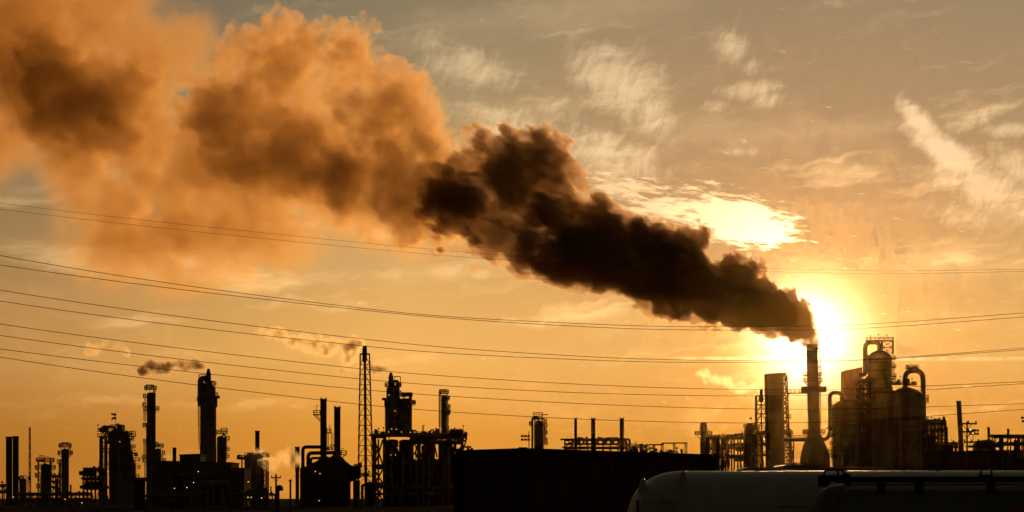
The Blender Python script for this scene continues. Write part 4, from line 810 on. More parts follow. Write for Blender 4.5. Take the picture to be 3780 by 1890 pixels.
# ---------------------------------------------------------------- container
def build_container():
    Yc = 46.0
    c = at(1930, 1652, Yc)                       # near top corner
    top = c.z; H = 2.9
    o = bpy.data.objects.new('shipping_container', None); COL.objects.link(o); o.location = (c.x, c.y, 0)
    o['label'] = 'big near-black ribbed shipping container in front of the works'; o['category'] = 'container'
    # two visible sides run back from the near corner
    a = at(2629, 1676, 1); k = (c.z-EYE)/(HY-1676)*F; pr_ = Vector((a.x*k, k, 0)); pl = at(1687, 1661, 1); kl = (c.z-EYE)/(HY-1661)*F; pl_ = Vector((pl.x*kl, kl, 0))
    cr = Vector((c.x, c.y, 0))
    return o, cr, pr_, pl_, top, H
def container():
    o, c, pr_, pl_, top, H = build_container()
    zb = max(.15, top-H)
    def side(q, n, name):
        d = q-c; L = d.length; u = d.normalized(); nrm = Vector((u.y, -u.x, 0))
        if nrm.y > 0: nrm = -nrm
        mb = MB(); P = []; dep = .045; x = 0.12; p = (L-.24)/n
        for i in range(n):
            for f, e in ((0, 0), (.28, 0), (.42, 1), (.86, 1)): P.append((x+(i+f)*p, -dep*e))
        P.append((L-.12, 0)); vs = []
        for s_, e in P:
            w = u*s_+nrm*(e-.03); vs += [(w.x, w.y, zb+.14), (w.x, w.y, top-.12)]
        mb._add(vs, [(2*i, 2*i+2, 2*i+3, 2*i+1) for i in range(len(P)-1)])
        w = mb.build(name, M['crate'], o)
        for z0, z1 in ((zb, zb+.16), (top-.13, top-.01)):
            q0, q1 = u*.1, u*(L-.1); n_ = nrm*.02; b = -nrm*.09
            vs = [q0+n_, q1+n_, q1+b, q0+b]; vv = [(v.x, v.y, z0) for v in vs]+[(v.x, v.y, z1) for v in vs]
            rl = MB(); rl._add(vv, [(0, 3, 2, 1), (4, 5, 6, 7), (0, 1, 5, 4), (1, 2, 6, 5), (2, 3, 7, 6), (3, 0, 4, 7)])
            rl.build('rail', M['crate_dark'], w)
        return u, nrm, L
    ur, nr, Lr = side(pr_, max(14, int((pr_-c).length/.28)), 'corrugated_side'); ul, nl, Ll = side(pl_, 9, 'corrugated_end')
    # corner posts with castings
    for q in (Vector((0, 0, 0)), pr_-c, pl_-c, pr_-c+pl_-c):
        p = MB().box((q.x-.09, q.y-.09, zb), (q.x+.09, q.y+.09, top-.13)).build('corner_post', M['crate_dark'], o)
        cb = MB()
        for z in (top-.13, zb-.005):
            cb.box((q.x-.11, q.y-.11, z), (q.x+.11, q.y+.11, z+.03)).box((q.x-.11, q.y-.11, z+.10), (q.x+.11, q.y+.11, z+.135))
            for sx in (-1, 1):
                for sy in (-1, 1): cb.box((q.x+sx*.085-.03, q.y+sy*.085-.03, z+.03), (q.x+sx*.085+.03, q.y+sy*.085+.03, z+.10))
        cb.build('corner_casting', M['crate_dark'], o)
    # roof of shallow pressed panels
    n = 10; mb = MB()
    A, B = pr_-c, pl_-c
    for i in range(n):
        q0, q1 = A*((i+.03)/n), A*((i+.97)/n); e = .02 if i % 2 else .0
        vs = [q0, q1, q1+B, q0+B]; vv = [(v.x, v.y, top-.06) for v in vs]+[(v.x, v.y, top-.035+e) for v in vs]
        MBp = MB(); MBp._add(vv, [(0, 3, 2, 1), (4, 5, 6, 7), (0, 1, 5, 4), (1, 2, 6, 5), (2, 3, 7, 6), (3, 0, 4, 7)]); MBp.build('roof_panel', M['crate'], o)
    # far sides
    fb = MB()
    for p, q in ((A, A+B), (B, A+B)):
        vs = [(p.x, p.y, zb), (q.x, q.y, zb), (q.x, q.y, top-.1), (p.x, p.y, top-.1)]; fb._add(vs, [(0, 1, 2, 3)])
    fb.build('rear_panel', M['crate'], o)
    # hazard bars near the top corners
    for u, nrm, spots in ((ur, nr, (.25, .38, .51, .64, Lr-.64, Lr-.51, Lr-.38)), (ul, nl, (.25, .38, .51, .64, .77))):
        for s_ in spots:
            q = u*s_+nrm*.024; e = u*.05; k = u*.06
            MBp = MB(); vs = [(q.x, q.y, top-.12), (q.x+e.x, q.y+e.y, top-.12), (q.x+e.x+k.x, q.y+e.y+k.y, top-.02), (q.x+k.x, q.y+k.y, top-.02)]; w = nrm*.004
            vs += [(a+w.x, b+w.y, z) for a, b, z in vs]; MBp._add(vs, [(3, 2, 1, 0), (4, 5, 6, 7), (0, 1, 5, 4), (1, 2, 6, 5), (2, 3, 7, 6), (3, 0, 4, 7)]); MBp.build('hazard_bar', M['yellow'], o)
    # trailer bed under it
    mid = (A+B)/2
    if zb > .4:
        bd = MB(); vs = [Vector((0, 0, 0)), A, A+B, B]; vv = [(v.x, v.y, zb-.35) for v in vs]+[(v.x, v.y, zb-.02) for v in vs]
        bd._add(vv, [(0, 3, 2, 1), (4, 5, 6, 7), (0, 1, 5, 4), (1, 2, 6, 5), (2, 3, 7, 6), (3, 0, 4, 7)]); bd.build('trailer_bed', M['crate_dark'], o)
        for f, g_ in ((.12, .15), (.12, .85), (.22, .15), (.22, .85), (.85, .2), (.85, .8)):
            q = A*f+B*g_; d = B.normalized()*.2; MB().cyl((q.x-d.x, q.y-d.y, .5), (q.x+d.x, q.y+d.y, .5), .5, seg=18).build('wheel', M['black'], o)
container()

# ---------------------------------------------------------------- tank trailers
def text_mesh(s, size, name, parent, loc, rot, m, shear=.25):
    cu = bpy.data.curves.new(name, 'FONT'); cu.body = s; cu.size = size; cu.shear = shear; cu.extrude = .004; cu.resolution_u = 3
    tmp = bpy.data.objects.new(name, cu); COL.objects.link(tmp)
    me = bpy.data.meshes.new_from_object(tmp); bpy.data.objects.remove(tmp)
    o = bpy.data.objects.new(name, me); COL.objects.link(o); o.parent = parent; o.location = loc; o.rotation_euler = rot; me.materials.clear(); me.materials.append(m); return o
def tank_trailer(label, px, top, Y, yaw, rad, length, headlen, m, text=True):
    """px, top: photo place where the left head meets the barrel"""
    p = at(px, top, Y); zc = p.z-rad
    o = bpy.data.objects.new('tank_trailer', None); COL.objects.link(o); o.location = (p.x, p.y, 0); o.rotation_euler = (0, 0, yaw); o['label'] = label; o['category'] = 'tank trailer'
    seg = 64
    def ring(prof, name, mt, parent=o):
        mb = MB(); vs = []
        for r, x in prof:
            for k in range(seg): a = 2*math.pi*k/seg; vs.append((x, math.cos(a)*r, zc+math.sin(a)*r))
        n = len(prof); mb._add(vs, [(i*seg+k, (i+1)*seg+k, (i+1)*seg+(k+1) % seg, i*seg+(k+1) % seg) for i in range(n-1) for k in range(seg)], True); return mb.build(name, M[mt], parent)
    b = ring([(rad, 0), (rad, length)], 'barrel', m)
    n = 14; ring([(rad*math.sin(math.pi/2*i/n)**(2/2.4)+.001, -headlen*math.cos(math.pi/2*i/n)**(2/2.4) if i < n else 0.0) for i in range(n+1)], 'head', m)
    ring([(rad*math.cos(math.pi/2*i/n)+.001, length+headlen*math.sin(math.pi/2*i/n)) for i in range(n+1)], 'head', m)
    for i, x in enumerate((0.01, 2.1, 4.3, 6.5, 8.7)):
        if x < length: ring([(rad-.002, x-.02), (rad+.007, x-.02), (rad+.007, x+.02), (rad-.002, x+.02)], 'weld_band', m, b)
    # chassis, wheels
    zb = zc-rad
    MB().box((.3, -.45, zb-.28), (length-.2, .45, zb+.06)).build('chassis', M['black'], o)
    for x in (length-1.0, length-2.3, 1.6):
        for y in (-.8, .8): MB().cyl((x, y-.18, .5), (x, y+.18, .5), .5, seg=20).build('wheel', M['black'], o)
    return o, zc, b
o, zc, b = tank_trailer('pale gas tank trailer with red lettering parked on the right', 2528, 1739, 40.0, R(-6), 1.17, 12.0, 1.22, 'tank')
# lifting lugs
for x, z_, tilt in ((-.02, zc+1.13, 0), (-.86, zc+1.0, .5)):
    y = -.32 if x > -.5 else -.25
    mb = MB().prism([(x-.10, z_-.30), (x+.10, z_-.30), (x+.055, z_-.02), (x+.03, z_+.02), (x-.03, z_+.02), (x-.055, z_-.02)], y-.62 if x > -.5 else y-.35, y-.58 if x > -.5 else y-.31)
    mb.build('lifting_lug', M['tank'], o)
text_mesh('AIR LIQUIDE', .14, 'lettering', o, (-.86, -1.16, zc+.47), (R(90-14), 0, R(-22)), M['red'])
mb = MB().prism([(-.98, zc+.28), (-.92, zc+.28), (-.92, zc+.56), (-.98, zc+.56)], -.9, -.86); mb.build('placard', M['tank2'], o)
mb = MB(); mb.box((1.9, -1.165, zc+.42), (2.6, -1.155, zc+.44)); mb.build('placard_frame', M['black'], o)
# clips and small fittings along the crown
for x in (1.5, 3.3, 5.2, 7.2): MB().box((x-.05, -.05, zc+1.165), (x+.05, .05, zc+1.20)).build('vent_cap', M['tank2'], o)

o2, zc2, b2 = tank_trailer('dim grey tank trailer carrying a long black hose tray in front', 3105, 1789, 34.0, R(-16), 1.12, 11.0, .62, 'tank2')
y0 = -.50
tz = zc2+1.12
tr = MB().box((-.02, y0-.12, tz+.03), (9.5, y0+.02, tz+.13)).build('hose_tray', M['black'], o2)
for x in (.75, 1.4, 2.6, 3.5, 4.2, 5.4, 6.6): MB().box((x-.07, y0-.14, tz-.12), (x+.07, y0+.05, tz+.035)).build('tray_bracket', M['black'], o2)
hb = MB(); hb.prism([(-.32, tz-.04), (-.18, tz-.04), (-.12, tz+.04), (.12, tz+.04), (.14, tz+.0), (.2, tz-.05), (.24, tz+.02), (.32, tz+.06), (.18, tz+.2), (.12, tz+.21), (.1, tz+.16), (-.32, tz+.16)], y0-.2, y0-.05); hb.build('hose_box', M['black'], o2)
MB().tube(bend([(-.24, y0-.1, tz+.14), (-.22, y0-.1, tz+.25), (.10, y0-.1, tz+.25), (.12, y0-.1, tz+.14)], .06, 4), .018, 6).build('grab_rail', M['black'], o2)
MB().tube(bend([(.02, y0-.22, tz+.24), (.03, y0-.24, tz+.10), (.14, y0-.24, tz+.08), (.16, y0-.22, tz+.14)], .05, 4), .02, 6).build('hose', M['black'], o2)
for x in (2.52, 4.6):
    mb = MB(); mb.box((x-.12, y0-.13, tz+.13), (x+.12, y0+.02, tz+.16))
    for s_ in (-.1, .08): mb.box((x+s_, y0-.1, tz+.16), (x+s_+.03, y0, tz+.24))
    mb.build('hose_clip', M['black'], o2)
MB().cyl((.1, y0+.04, tz+.0), (9.5, y0+.04, tz+.0), .02, seg=8).build('rail_pipe', M['tank'], o2)
MB().box((3.9, y0-.15, tz+.13), (6.8, y0+.03, tz+.23)).build('hose_bundle', M['black'], o2)
# red swoosh of the emblem on the barrel
pts = []
for i in range(15):
    a = math.pi*(.95-.75*i/14); pts.append((3.3+.55*math.cos(a), .28*math.sin(a)))
mb = MB(); vs = []
for i, (u, w) in enumerate(pts):
    th = .035*math.sin(math.pi*(i+.5)/15)+.006; zz = zc2+.42+w
    for dz in (-th, th):
        z_ = zz+dz; y = -math.sqrt(max(.01, 1.126**2-(z_-zc2)**2)); vs.append((u, y, z_))
mb._add(vs, [(2*i, 2*i+2, 2*i+3, 2*i+1) for i in range(14)]); mb.build('emblem_swoosh', M['red'], o2)

def box_trailer(label, x0, x1, top, Y, h=.25):
    p = at(x0, top, Y); q = at(x1, top, Y); L = q.x-p.x
    o = bpy.data.objects.new('box_trailer', None); COL.objects.link(o); o.location = (p.x, Y, 0); o['label'] = label; o['category'] = 'trailer'
    z = p.z; rz = .18
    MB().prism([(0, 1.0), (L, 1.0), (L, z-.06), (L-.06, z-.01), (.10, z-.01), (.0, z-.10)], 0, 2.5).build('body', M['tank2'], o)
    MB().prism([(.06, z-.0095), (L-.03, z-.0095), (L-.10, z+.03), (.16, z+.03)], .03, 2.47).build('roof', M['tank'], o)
    for i in range(1, 7): MB().box((L*i/7-.02, -.02, 1.1), (L*i/7+.02, -.001, z-.15)).build('side_post', M['crate_dark'], o)
    for x in (L*.15, L*.8, L*.9):
        for y in (.3, 2.2): MB().cyl((x, y-.15, .5), (x, y+.15, .5), .5, seg=16).build('wheel', M['black'], o)
    MB().box((0.02, .6, .7), (L-.02, 1.9, .995)).build('chassis', M['black'], o)
box_trailer('left and longest flat trailer roof peeping over the pale tank', 2742, 2890, 1728, 66)
box_trailer('middle and highest trailer roof peeping over the pale tank', 2884, 3020, 1718, 63)
box_trailer('right low trailer roof peeping over the pale tank', 2996, 3310, 1727, 70)

# ---------------------------------------------------------------- overhead cables
def cable(label, pts, Y0, Y1, thick):
    xs = [p[0] for p in pts]; n = len(pts)
    import bisect
    def cat(x):
        i = min(max(bisect.bisect(xs, x)-1, 0), n-2)
        def sl(k):
            if k == 0: return (pts[1][1]-pts[0][1])/(xs[1]-xs[0])*1.0+((pts[1][1]-pts[0][1])/(xs[1]-xs[0])-(pts[2][1]-pts[1][1])/(xs[2]-xs[1]))*.5
            if k == n-1: return (pts[-1][1]-pts[-2][1])/(xs[-1]-xs[-2])
            return (pts[k+1][1]-pts[k-1][1])/(xs[k+1]-xs[k-1])
        h = xs[i+1]-xs[i]; t_ = (x-xs[i])/h
        if x < xs[0]: return pts[0][1]+sl(0)*(x-xs[0])
        if x > xs[-1]: return pts[-1][1]+sl(n-1)*(x-xs[-1])
        return (2*t_**3-3*t_**2+1)*pts[i][1]+(t_**3-2*t_**2+t_)*h*sl(i)+(-2*t_**3+3*t_**2)*pts[i+1][1]+(t_**3-t_**2)*h*sl(i+1)
    P = []; R_ = []
    for i in range(73):
        x = -500+4800*i/72; Y = Y0+(Y1-Y0)*(x+500)/4800; P.append(at(x, cat(x), Y)); R_.append(thick)
    o = MB().tube(P, R_, 6).build('overhead_cable', M['cable'])
    o['label'] = label; o['category'] = 'cable'; o['group'] = 'power cables crossing the sky'
od = ['topmost', 'second', 'third', 'fourth', 'fifth', 'sixth', 'seventh', 'eighth', 'ninth', 'lowest']
CB = [[(0, 750), (1400, 902), (2200, 964), (3200, 999), (3780, 994)], [(0, 772), (1400, 922), (2200, 980), (3200, 1010), (3780, 1002)],
      [(0, 943), (1400, 1145), (2200, 1197), (2650, 1206), (3200, 1196), (3780, 1155)], [(0, 978), (1400, 1151), (2200, 1208), (2750, 1219), (3200, 1211), (3780, 1170)],
      [(0, 1071), (1400, 1258), (2200, 1318), (2750, 1331), (3200, 1326), (3780, 1285)], [(0, 1111), (1400, 1283), (2200, 1330), (2750, 1338), (3200, 1329), (3780, 1291)],
      [(0, 1196), (1250, 1353), (1900, 1405), (2550, 1434), (3100, 1436), (3780, 1409)], [(0, 1238), (1250, 1391), (1900, 1439), (2550, 1460), (3100, 1456), (3780, 1416)],
      [(0, 1288), (1250, 1430), (1900, 1477), (2550, 1505), (3100, 1510), (3780, 1490)], [(0, 1318), (1250, 1484), (1900, 1535), (2550, 1559), (3100, 1556), (3780, 1511)]]
for i, (nm, p) in enumerate(zip(od, CB)):
    cable(f'{nm} overhead power cable counting down the left picture edge', p, 150 if i < 2 else 78+4*(i % 2), 190 if i < 2 else 118, .011 if i < 2 else .0135)
# ---------------------------------------------------------------- smoke
def smoke_mat(name, color, density, aniso, absorb=(0, 0, 0)):
    m = bpy.data.materials.new(name); m.use_nodes = True; t = m.node_tree; t.nodes.clear()
    v = t.nodes.new('ShaderNodeVolumePrincipled'); o = t.nodes.new('ShaderNodeOutputMaterial')
    v.inputs['Color'].default_value = (*color, 1); v.inputs['Density'].default_value = density
    v.inputs['Anisotropy'].default_value = aniso; v.inputs['Absorption Color'].default_value = (*absorb, 1)
    t.links.new(v.outputs[0], o.inputs['Volume']); return m

def smoke(name, label, blobs, box, vox, mat, depth, edge, amp, freq, origin=None, power=0.0, soft=0.0, seed=0.0, Y=None, depth_squash=1.0, erode=0.0, stretch=1.0, thin=None, rough=.6, grow=1.0, patch=None, sat=0.0, solid=False, parent=None, blend=3.5, keep=.8):
    """a body of smoke: puffs (photo px x, y, radius, weight, depth offset m) merged, billowed by noise and voxelised"""
    Y = Y or SD
    k = Y/F
    x0, y0, x1, y1 = box
    a, b = at(x0, y1, Y), at(x1, y0, Y)
    lo = Vector((a.x, Y-depth/2, a.z)); hi = Vector((b.x, Y+depth/2, b.z))
    ng = bpy.data.node_groups.new(name, 'GeometryNodeTree')
    ng.interface.new_socket('Geometry', in_out='OUTPUT', socket_type='NodeSocketGeometry')
    ng.interface.new_socket('Geometry', in_out='INPUT', socket_type='NodeSocketGeometry')
    N = NT(ng)
    P = N.node('GeometryNodeInputPosition').outputs[0]
    c0 = at(*(origin or (blobs[0][0], blobs[0][1])), Y)
    q = N.v('SUBTRACT', P, tuple(c0))
    r = N.v('LENGTH', q)
    # features grow with distance from the mouth
    sc = N.m('POWER', N.m('ADD', r, 6.0), -power) if power else None
    q2 = N.v('ADD', N.v('MULTIPLY', N.v('SCALE', q, scale=sc) if power else q, (1.0, stretch, 1.0)), (seed, seed*1.7, seed*.6))
    size = N.m('DIVIDE', 1.0, N.m('MULTIPLY', sc, freq)) if power else 1.0/freq     # local feature size in m
    wv = N.v('SCALE', N.v('SUBTRACT', N.noise(q2, freq*.8, 2, .5, color=True), (.5, .5, .5)), scale=0.9/freq)
    q3 = N.v('ADD', q2, wv)
    bil = N.m('SUBTRACT', 0.30, N.voro(q3, freq, 2.0, rough))
    fbm = N.m('SUBTRACT', N.noise(q3, freq*.55, 5, 0.6), 0.5)
    s = None; wt = None
    for bl in blobs:
        bx, by, br = bl[:3]; w = bl[3] if len(bl) > 3 else 1.0; dy = bl[4] if len(bl) > 4 else 0.0
        br *= grow; c = at(bx, by, Y); c.y += dy
        dlt = N.v('SUBTRACT', P, tuple(c))
        if depth_squash != 1.0: dlt = N.v('MULTIPLY', dlt, (1, depth_squash, 1))
        l = N.v('LENGTH', dlt)
        if soft:      # diffuse: weights add up
            f = N.m('MULTIPLY', N.smooth(l, br*k, 0.0), w)
            s = f if s is None else N.m('ADD', s, f)
        else:
            f = N.m('SUBTRACT', br*k, l)
            s = f if s is None else N.m('SMOOTH_MAX', s, f, blend)
    if soft:
        mod = N.m('ADD', N.m('MULTIPLY', bil, amp), N.m('MULTIPLY', fbm, amp*2.2))
        e = N.m('ADD', s, N.m('MULTIPLY', mod, N.smooth(s, 0.0, keep)))
        dens = N.m('MAXIMUM', N.m('SUBTRACT', e, erode), 0.0)
        dens = N.m('MULTIPLY', dens, N.smooth(dens, 0.0, soft))
    else:
        e = N.m('ADD', s, N.m('MULTIPLY', N.m('ADD', N.m('MULTIPLY', bil, amp), N.m('MULTIPLY', fbm, amp*.9)), size))
        dens = N.smooth(e, 0.0, edge)
        if solid: dens = N.m('ADD', N.m('MULTIPLY', e, .4), .5, clamp=True)
    if patch: dens = N.m('MULTIPLY', dens, N.smooth(N.noise(q2, freq*patch[0], 3, .55), .36, .62, patch[1], 1.0))
    if sat: dens = N.m('DIVIDE', dens, N.m('ADD', N.m('MULTIPLY', dens, sat), 1.0))
    if thin: dens = N.m('MULTIPLY', dens, N.smooth(r, 0.0, thin[0], 1.0, thin[1]))
    dens = N.m('MULTIPLY', dens, N.m('GREATER_THAN', dens, 0.004))
    vc = N.node('GeometryNodeVolumeCube')
    N.link(dens, vc.inputs['Density'])
    vc.inputs['Min'].default_value = lo; vc.inputs['Max'].default_value = hi
    for nm, sz in zip(('Resolution X', 'Resolution Y', 'Resolution Z'), hi-lo): vc.inputs[nm].default_value = max(8, int(sz/vox))
    go = N.node('NodeGroupOutput')
    if solid:                                    # crisp billows: a closed skin filled with even smoke
        vm = N.node('GeometryNodeVolumeToMesh'); N.link(vc.outputs[0], vm.inputs['Volume']); vm.inputs['Threshold'].default_value = 0.5
        N.link(vm.outputs[0], go.inputs[0])
        tmp = bpy.data.objects.new(name, bpy.data.meshes.new(name)); COL.objects.link(tmp)
        md = tmp.modifiers.new('puffs', 'NODES'); md.node_group = ng
        dg = bpy.context.evaluated_depsgraph_get()
        me = bpy.data.meshes.new_from_object(tmp.evaluated_get(dg), depsgraph=dg)
        bpy.data.objects.remove(tmp)
        me.materials.clear(); me.materials.append(mat); o = bpy.data.objects.new(name, me); COL.objects.link(o)
    else:
        sm = N.node('GeometryNodeSetMaterial'); N.link(vc.outputs[0], sm.inputs['Geometry']); sm.inputs['Material'].default_value = mat
        N.link(sm.outputs[0], go.inputs[0])
        vd = bpy.data.volumes.new(name); vd.materials.append(mat)
        o = bpy.data.objects.new(name, vd); COL.objects.link(o)
        md = o.modifiers.new('puffs', 'NODES'); md.node_group = ng
    if parent is not None: o.parent = parent
    else: o['label'] = label; o['category'] = 'smoke'; o['kind'] = 'thing'
    return o
K = 3780/2576.0
def D(lst): return [(p[0]*K, p[1]*K, p[2]*K, *p[3:]) for p in lst]
NEAR = D([(2044, 870, 12), (2044, 860, 14), (2042, 848, 18), (2031, 832, 27), (2003, 809, 41), (1975, 794, 50), (1940, 777, 57), (1900, 760, 62), (1860, 746, 68), (1838, 688, 42), (1870, 700, 32), (1815, 742, 64), (1775, 738, 60),
          (1746, 600, 34, 1, 2), (1732, 634, 32, 1, 2), (1750, 660, 34), (1735, 722, 66), (1695, 705, 68), (1655, 695, 72), (1632, 610, 34), (1608, 660, 90), (1600, 590, 36), (1560, 590, 32), (1555, 650, 86),
          (1505, 640, 83), (1502, 543, 34), (1478, 550, 22), (1455, 635, 76), (1380, 640, 52), (1320, 610, 70), (1265, 575, 70), (1400, 460, 50), (1420, 440, 32), (1350, 420, 74), (1347, 350, 38), (1290, 355, 42),
          (1280, 430, 78), (1214, 362, 36, 1, -5), (1212, 400, 45), (1180, 500, 78), (1140, 555, 58), (1120, 470, 44), (1215, 580, 54), (1158, 598, 28), (1108, 598, 25), (1392, 548, 50), (1340, 530, 66), (1425, 590, 48), (1440, 540, 34), (1290, 510, 70)])
LOBES = D([(1080, 500, 66), (1048, 560, 56), (1082, 352, 42, 1, -6), (1060, 400, 40, 1, 4), (1010, 470, 88), (1030, 330, 56), (985, 250, 80), (1055, 265, 42), (930, 290, 95), (885, 130, 50), (850, 105, 50, 1, 4), (790, 125, 55), (725, 150, 66), (608, 140, 42),
           (640, 115, 34, 1, 4), (695, 62, 38, 1, 6), (860, 445, 70), (740, 390, 95), (610, 380, 90), (560, 290, 85), (930, 588, 24), (200, 270, 110), (110, 190, 90), (320, 230, 70)])
FARB = D([(1180, 520, 130, .6), (1250, 420, 110, .35), (1200, 360, 80, .3), (1300, 620, 90, .3), (1070, 520, 120, .7), (1100, 410, 100, .6), (1040, 600, 90, .3), (1080, 560, 110, .35), (1060, 470, 110, .4), (1110, 400, 90, .35), (1000, 440, 150, .75), (860, 445, 140, 1.1), (850, 450, 80, 2.0), (730, 390, 180, 1.0), (600, 370, 180, 1.1), (560, 300, 160, .8), (470, 400, 150, .7),
          (720, 200, 160, .95), (850, 150, 110, .6), (700, 90, 90, .28), (900, 230, 120, .55), (1000, 270, 120, .5), (1060, 270, 80, .35), (960, 340, 150, .7), (600, 160, 70, .5), (620, 240, 100, .6), (1080, 360, 70, .4),
          (130, 200, 200, 1.0), (220, 320, 190, 1.0), (60, 150, 170, .8), (330, 230, 180, .7), (300, 80, 180, .45), (80, 20, 170, .6), (250, 400, 160, .55), (480, 70, 90, .4), (490, 130, 90, .35), (420, 160, 110, .4),
          (350, 500, 230, .5), (500, 540, 220, .5), (700, 530, 190, .5), (250, 590, 170, .3), (440, 650, 130, .45), (428, 680, 60, .5), (620, 600, 170, .3), (330, 640, 150, .22), (930, 585, 50, .6), (880, 530, 130, .5), (1000, 560, 120, .3),
          (-80, 200, 260, .8), (-200, 60, 300, .8), (30, -90, 220, .7), (260, -80, 180, .4), (-150, 380, 220, .4)])
def knobs(lst, n, seed, f=.40):
    """cauliflower: small puffs budding from the skin of each big one"""
    rnd = random.Random(seed); out = list(lst)
    for b in lst:
        if b[2] < 26: continue
        for i in range(n):
            a = rnd.uniform(0, 2*math.pi); e = rnd.uniform(-.75, .35); d = b[2]*rnd.uniform(.82, 1.02)
            out.append((b[0]+math.cos(a)*math.cos(e)*d, b[1]-math.sin(a)*math.cos(e)*d, b[2]*f*rnd.uniform(.5, 1.3), 1.0, (b[4] if len(b) > 4 else 0)+math.sin(e)*d*SD/F))
    return out
NEAR_A = knobs([b for b in NEAR if b[0] > 1630*K], 7, 3); NEAR_M = knobs([b for b in NEAR if 1375*K < b[0] < 1720*K and b[1] > 530*K], 6, 5); NEAR_B = knobs([b for b in NEAR if b[0] < 1520*K], 6, 4)
def streak(pts, n, seed, jit=.5):
    """a thin drifting trail: puffs strung along photo points (x, y, r)"""
    rnd = random.Random(seed); out = []
    for i in range(n):
        f = i/(n-1)*(len(pts)-1); k = min(int(f), len(pts)-2); u = f-k
        p = [pts[k][j]*(1-u)+pts[k+1][j]*u for j in range(4)]
        out.append((p[0]+rnd.uniform(-1, 1)*p[2]*jit*.5, p[1]+rnd.uniform(-1, 1)*p[2]*jit, p[2]*rnd.uniform(.75, 1.2), p[3]*rnd.uniform(.6, 1.2), rnd.uniform(-1, 1)*p[2]*.03))
    return out
def build_smoke():
    mn = smoke_mat('smoke_dense', (0.91, 0.66, 0.46), 0.75, 0.4)
    mm_ = smoke_mat('smoke_middle', (0.92, 0.67, 0.45), 0.28, 0.42)
    mb_ = smoke_mat('smoke_thinning', (0.91, 0.63, 0.37), 0.27, 0.45)
    md_ = smoke_mat('smoke_browning', (0.87, 0.57, 0.26), 0.048, 0.55)
    mc_ = smoke_mat('smoke_fading', (0.87, 0.57, 0.24), 0.062, 0.55)
    mf = smoke_mat('smoke_drift', (0.86, 0.54, 0.18), 0.19, 0.55)
    ms = smoke_mat('smoke_thin', (0.88, 0.68, 0.46), 0.55, 0.5)
    mw = smoke_mat('steam', (0.95, 0.80, 0.58), 0.13, 0.6); mg = smoke_mat('smoke_golden', (0.92, 0.74, 0.48), 0.50, 0.6); mx = smoke_mat('steam_backlit', (0.99, 0.93, 0.8), 0.20, 0.62)
    root = bpy.data.objects.new('smoke_plume', None); COL.objects.link(root)      # the whole plume is one thing
    root['label'] = 'huge brown and orange smoke plume blown left from the tall concrete stack'; root['category'] = 'smoke'; root['kind'] = 'thing'
    kn = dict(origin=(3000, 1265), power=0.42, seed=3.1, rough=.62, solid=True, parent=root, blend=1.2)
    smoke('dense_billow', None, NEAR_A, (2230, 790, 3070, 1320), 0.42, mn, 42, 1.0, 4.4, 1.2, grow=.95, **kn)
    smoke('middle_billow', None, NEAR_M, (1900, 700, 2760, 1240), 0.48, mm_, 46, 1.0, 4.5, 1.1, grow=.98, **kn)
    smoke('thinning_billow', None, NEAR_B, (1480, 380, 2450, 1150), 0.5, mb_, 50, 1.0, 4.2, 1.05, grow=1.09, **kn)
    kn.update(power=0.0, seed=7.7)
    smoke('browning_lobe', None, knobs(D([(1130, 470, 62), (1090, 540, 62), (1060, 460, 66), (1085, 365, 42), (1010, 520, 66), (990, 430, 70), (930, 470, 72), (860, 445, 76), (1180, 590, 40), (1040, 590, 36), (880, 510, 52), (1120, 400, 40)]), 4, 13, .42), (1100, 440, 1860, 960), 0.7, md_, 46, 1.0, 4.4, .14, grow=1.0, **kn)
    smoke('fading_lobe', None, knobs(LOBES, 3, 9, .4), (0, -20, 1760, 1000), 0.9, mc_, 56, 1.0, 4.0, .11, grow=1.04, **kn)
    smoke('drifting_veil', None, FARB, (-700, -420, 1900, 1180), 1.0, mf, 40, 1.0, 2.0, 0.085, soft=0.35, erode=-.03, grow=1.22, seed=11.0, depth_squash=2.4, stretch=.3, sat=.8, parent=root)
    kw = dict(soft=.3, erode=.08, grow=1.3, keep=.35, rough=.7, power=0.0, depth_squash=1.0)
    smoke('smoke_trail', 'dark puff trail drifting left from the broad scrubber tower', streak([(762, 1352, 12, 1.0), (720, 1352, 24, 1.6), (640, 1350, 28, 1.6), (590, 1345, 30, 1.2), (535, 1365, 26, 1.3), (515, 1375, 20, 1.0)], 16, 1), (480, 1290, 780, 1420), .3, ms, 9, 1, 2.6, .75, Y=700, seed=2, **kw)
    smoke('smoke_wisp', 'small torn wisp of smoke left of the dark puff trail', streak([(478, 1315, 10, .5), (462, 1292, 20, .9), (455, 1285, 18, .7), (370, 1270, 22, .3), (335, 1300, 26, .35), (320, 1262, 20, .3)], 12, 2), (280, 1220, 500, 1350), .4, mg, 8, 1, 2.6, .75, Y=700, seed=5, **kw)
    smoke('smoke_trail', 'long pale smoke streak blown left from the tall lattice flare', streak([(1340, 1275, 9, 1.2), (1318, 1268, 20, 1.6), (1290, 1272, 28, 1.3), (1240, 1278, 30, .7), (1170, 1268, 34, .6), (1110, 1262, 34, .55), (1040, 1240, 32, .6), (1020, 1226, 26, .6), (962, 1236, 26, .5)], 24, 3), (920, 1180, 1360, 1340), .35, mg, 9, 1, 2.6, .75, Y=640, seed=8, **kw)
    smoke('smoke_puff', 'stray low puffs of pale smoke under the flare streak', streak([(1322, 1292, 14, 1.0), (1312, 1306, 20, .8), (1285, 1320, 26, .45), (1270, 1345, 26, .4)], 8, 4), (1230, 1270, 1345, 1380), .35, mg, 7, 1, 2.6, .75, Y=640, seed=9, **kw)
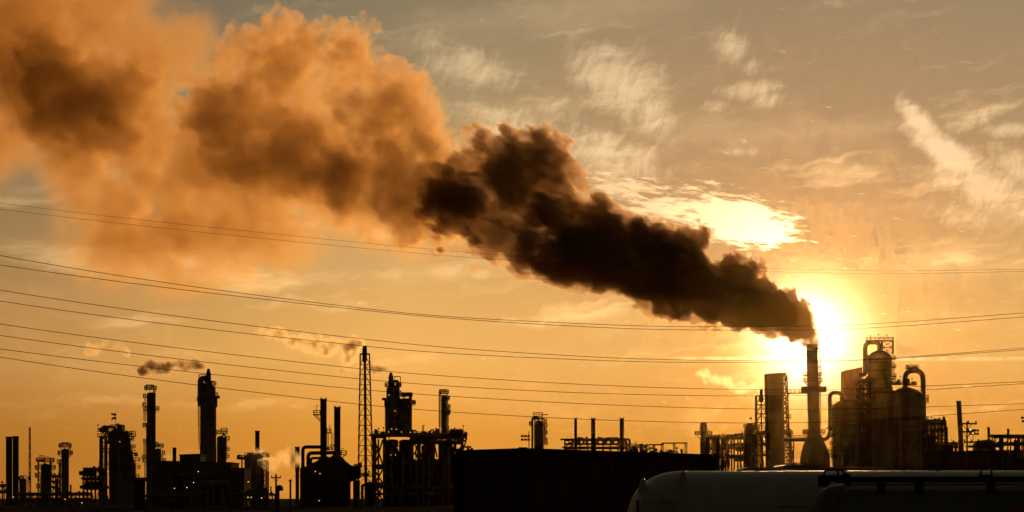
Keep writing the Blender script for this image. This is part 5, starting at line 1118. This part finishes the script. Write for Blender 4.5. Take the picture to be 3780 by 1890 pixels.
    smoke('smoke_trail', 'short dark puff drifting left from the double-shouldered scrubber', streak([(1438, 1370, 8, 1.0), (1415, 1368, 17, 1.6), (1395, 1372, 20, 1.6), (1372, 1362, 20, 1.2), (1352, 1352, 16, .7)], 9, 5), (1325, 1325, 1450, 1405), .3, ms, 8, 1, 2.6, .75, Y=700, seed=12, **kw)
    smoke('steam_cloud', 'pale steam curling round the boxy heater with the knobbly stack', streak([(920, 1712, 24, .5), (930, 1690, 30, .7), (950, 1680, 28, .6), (970, 1690, 26, .6), (925, 1735, 26, .4), (985, 1715, 22, .4)], 10, 6), (880, 1630, 1020, 1770), .4, mw, 9, 1, 2.6, .6, Y=712, seed=15, **kw)
    smoke('steam_cloud', 'soft steam drifting left past the stepped dark stack', streak([(1108, 1712, 22, 1.4), (1085, 1700, 26, 1.0), (1060, 1690, 32, .45), (1030, 1705, 36, .3), (1000, 1715, 30, .25)], 10, 7), (960, 1640, 1135, 1760), .4, mw, 9, 1, 2.6, .6, Y=694, seed=18, **kw)
    smoke('steam_streak', 'bright white steam streak blown left from the short flare', streak([(2806, 1434, 8, 1.6), (2785, 1433, 13, 1.6), (2740, 1430, 17, 1.5), (2695, 1424, 20, 1.3), (2660, 1410, 21, 1.1), (2610, 1396, 18, .9), (2578, 1382, 17, .8)], 26, 8, .8), (2530, 1340, 2820, 1470), .35, mx, 9, 1, 2.6, 1.0, Y=740, seed=21, **kw)
build_smoke()
# ---------------------------------------------------------------- air
def build_haze():
    me = bpy.data.meshes.new('haze'); bm = bmesh.new()
    bmesh.ops.create_cube(bm, size=1.0); bm.to_mesh(me); bm.free()
    o = bpy.data.objects.new('haze', me); COL.objects.link(o)
    o.scale = (1400, 1420, 320); o.location = (0, 690, 160-1.5)
    m = bpy.data.materials.new('haze'); m.use_nodes = True; t = m.node_tree; t.nodes.clear()
    v = t.nodes.new('ShaderNodeVolumePrincipled'); ou = t.nodes.new('ShaderNodeOutputMaterial')
    v.inputs['Color'].default_value = (1.0, 0.58, 0.17, 1); v.inputs['Density'].default_value = 0.0000043; v.inputs['Anisotropy'].default_value = 0.966
    t.links.new(v.outputs[0], ou.inputs['Volume']); me.materials.append(m)
    o['kind'] = 'stuff'; o['label'] = 'golden evening haze over the works'
build_haze()
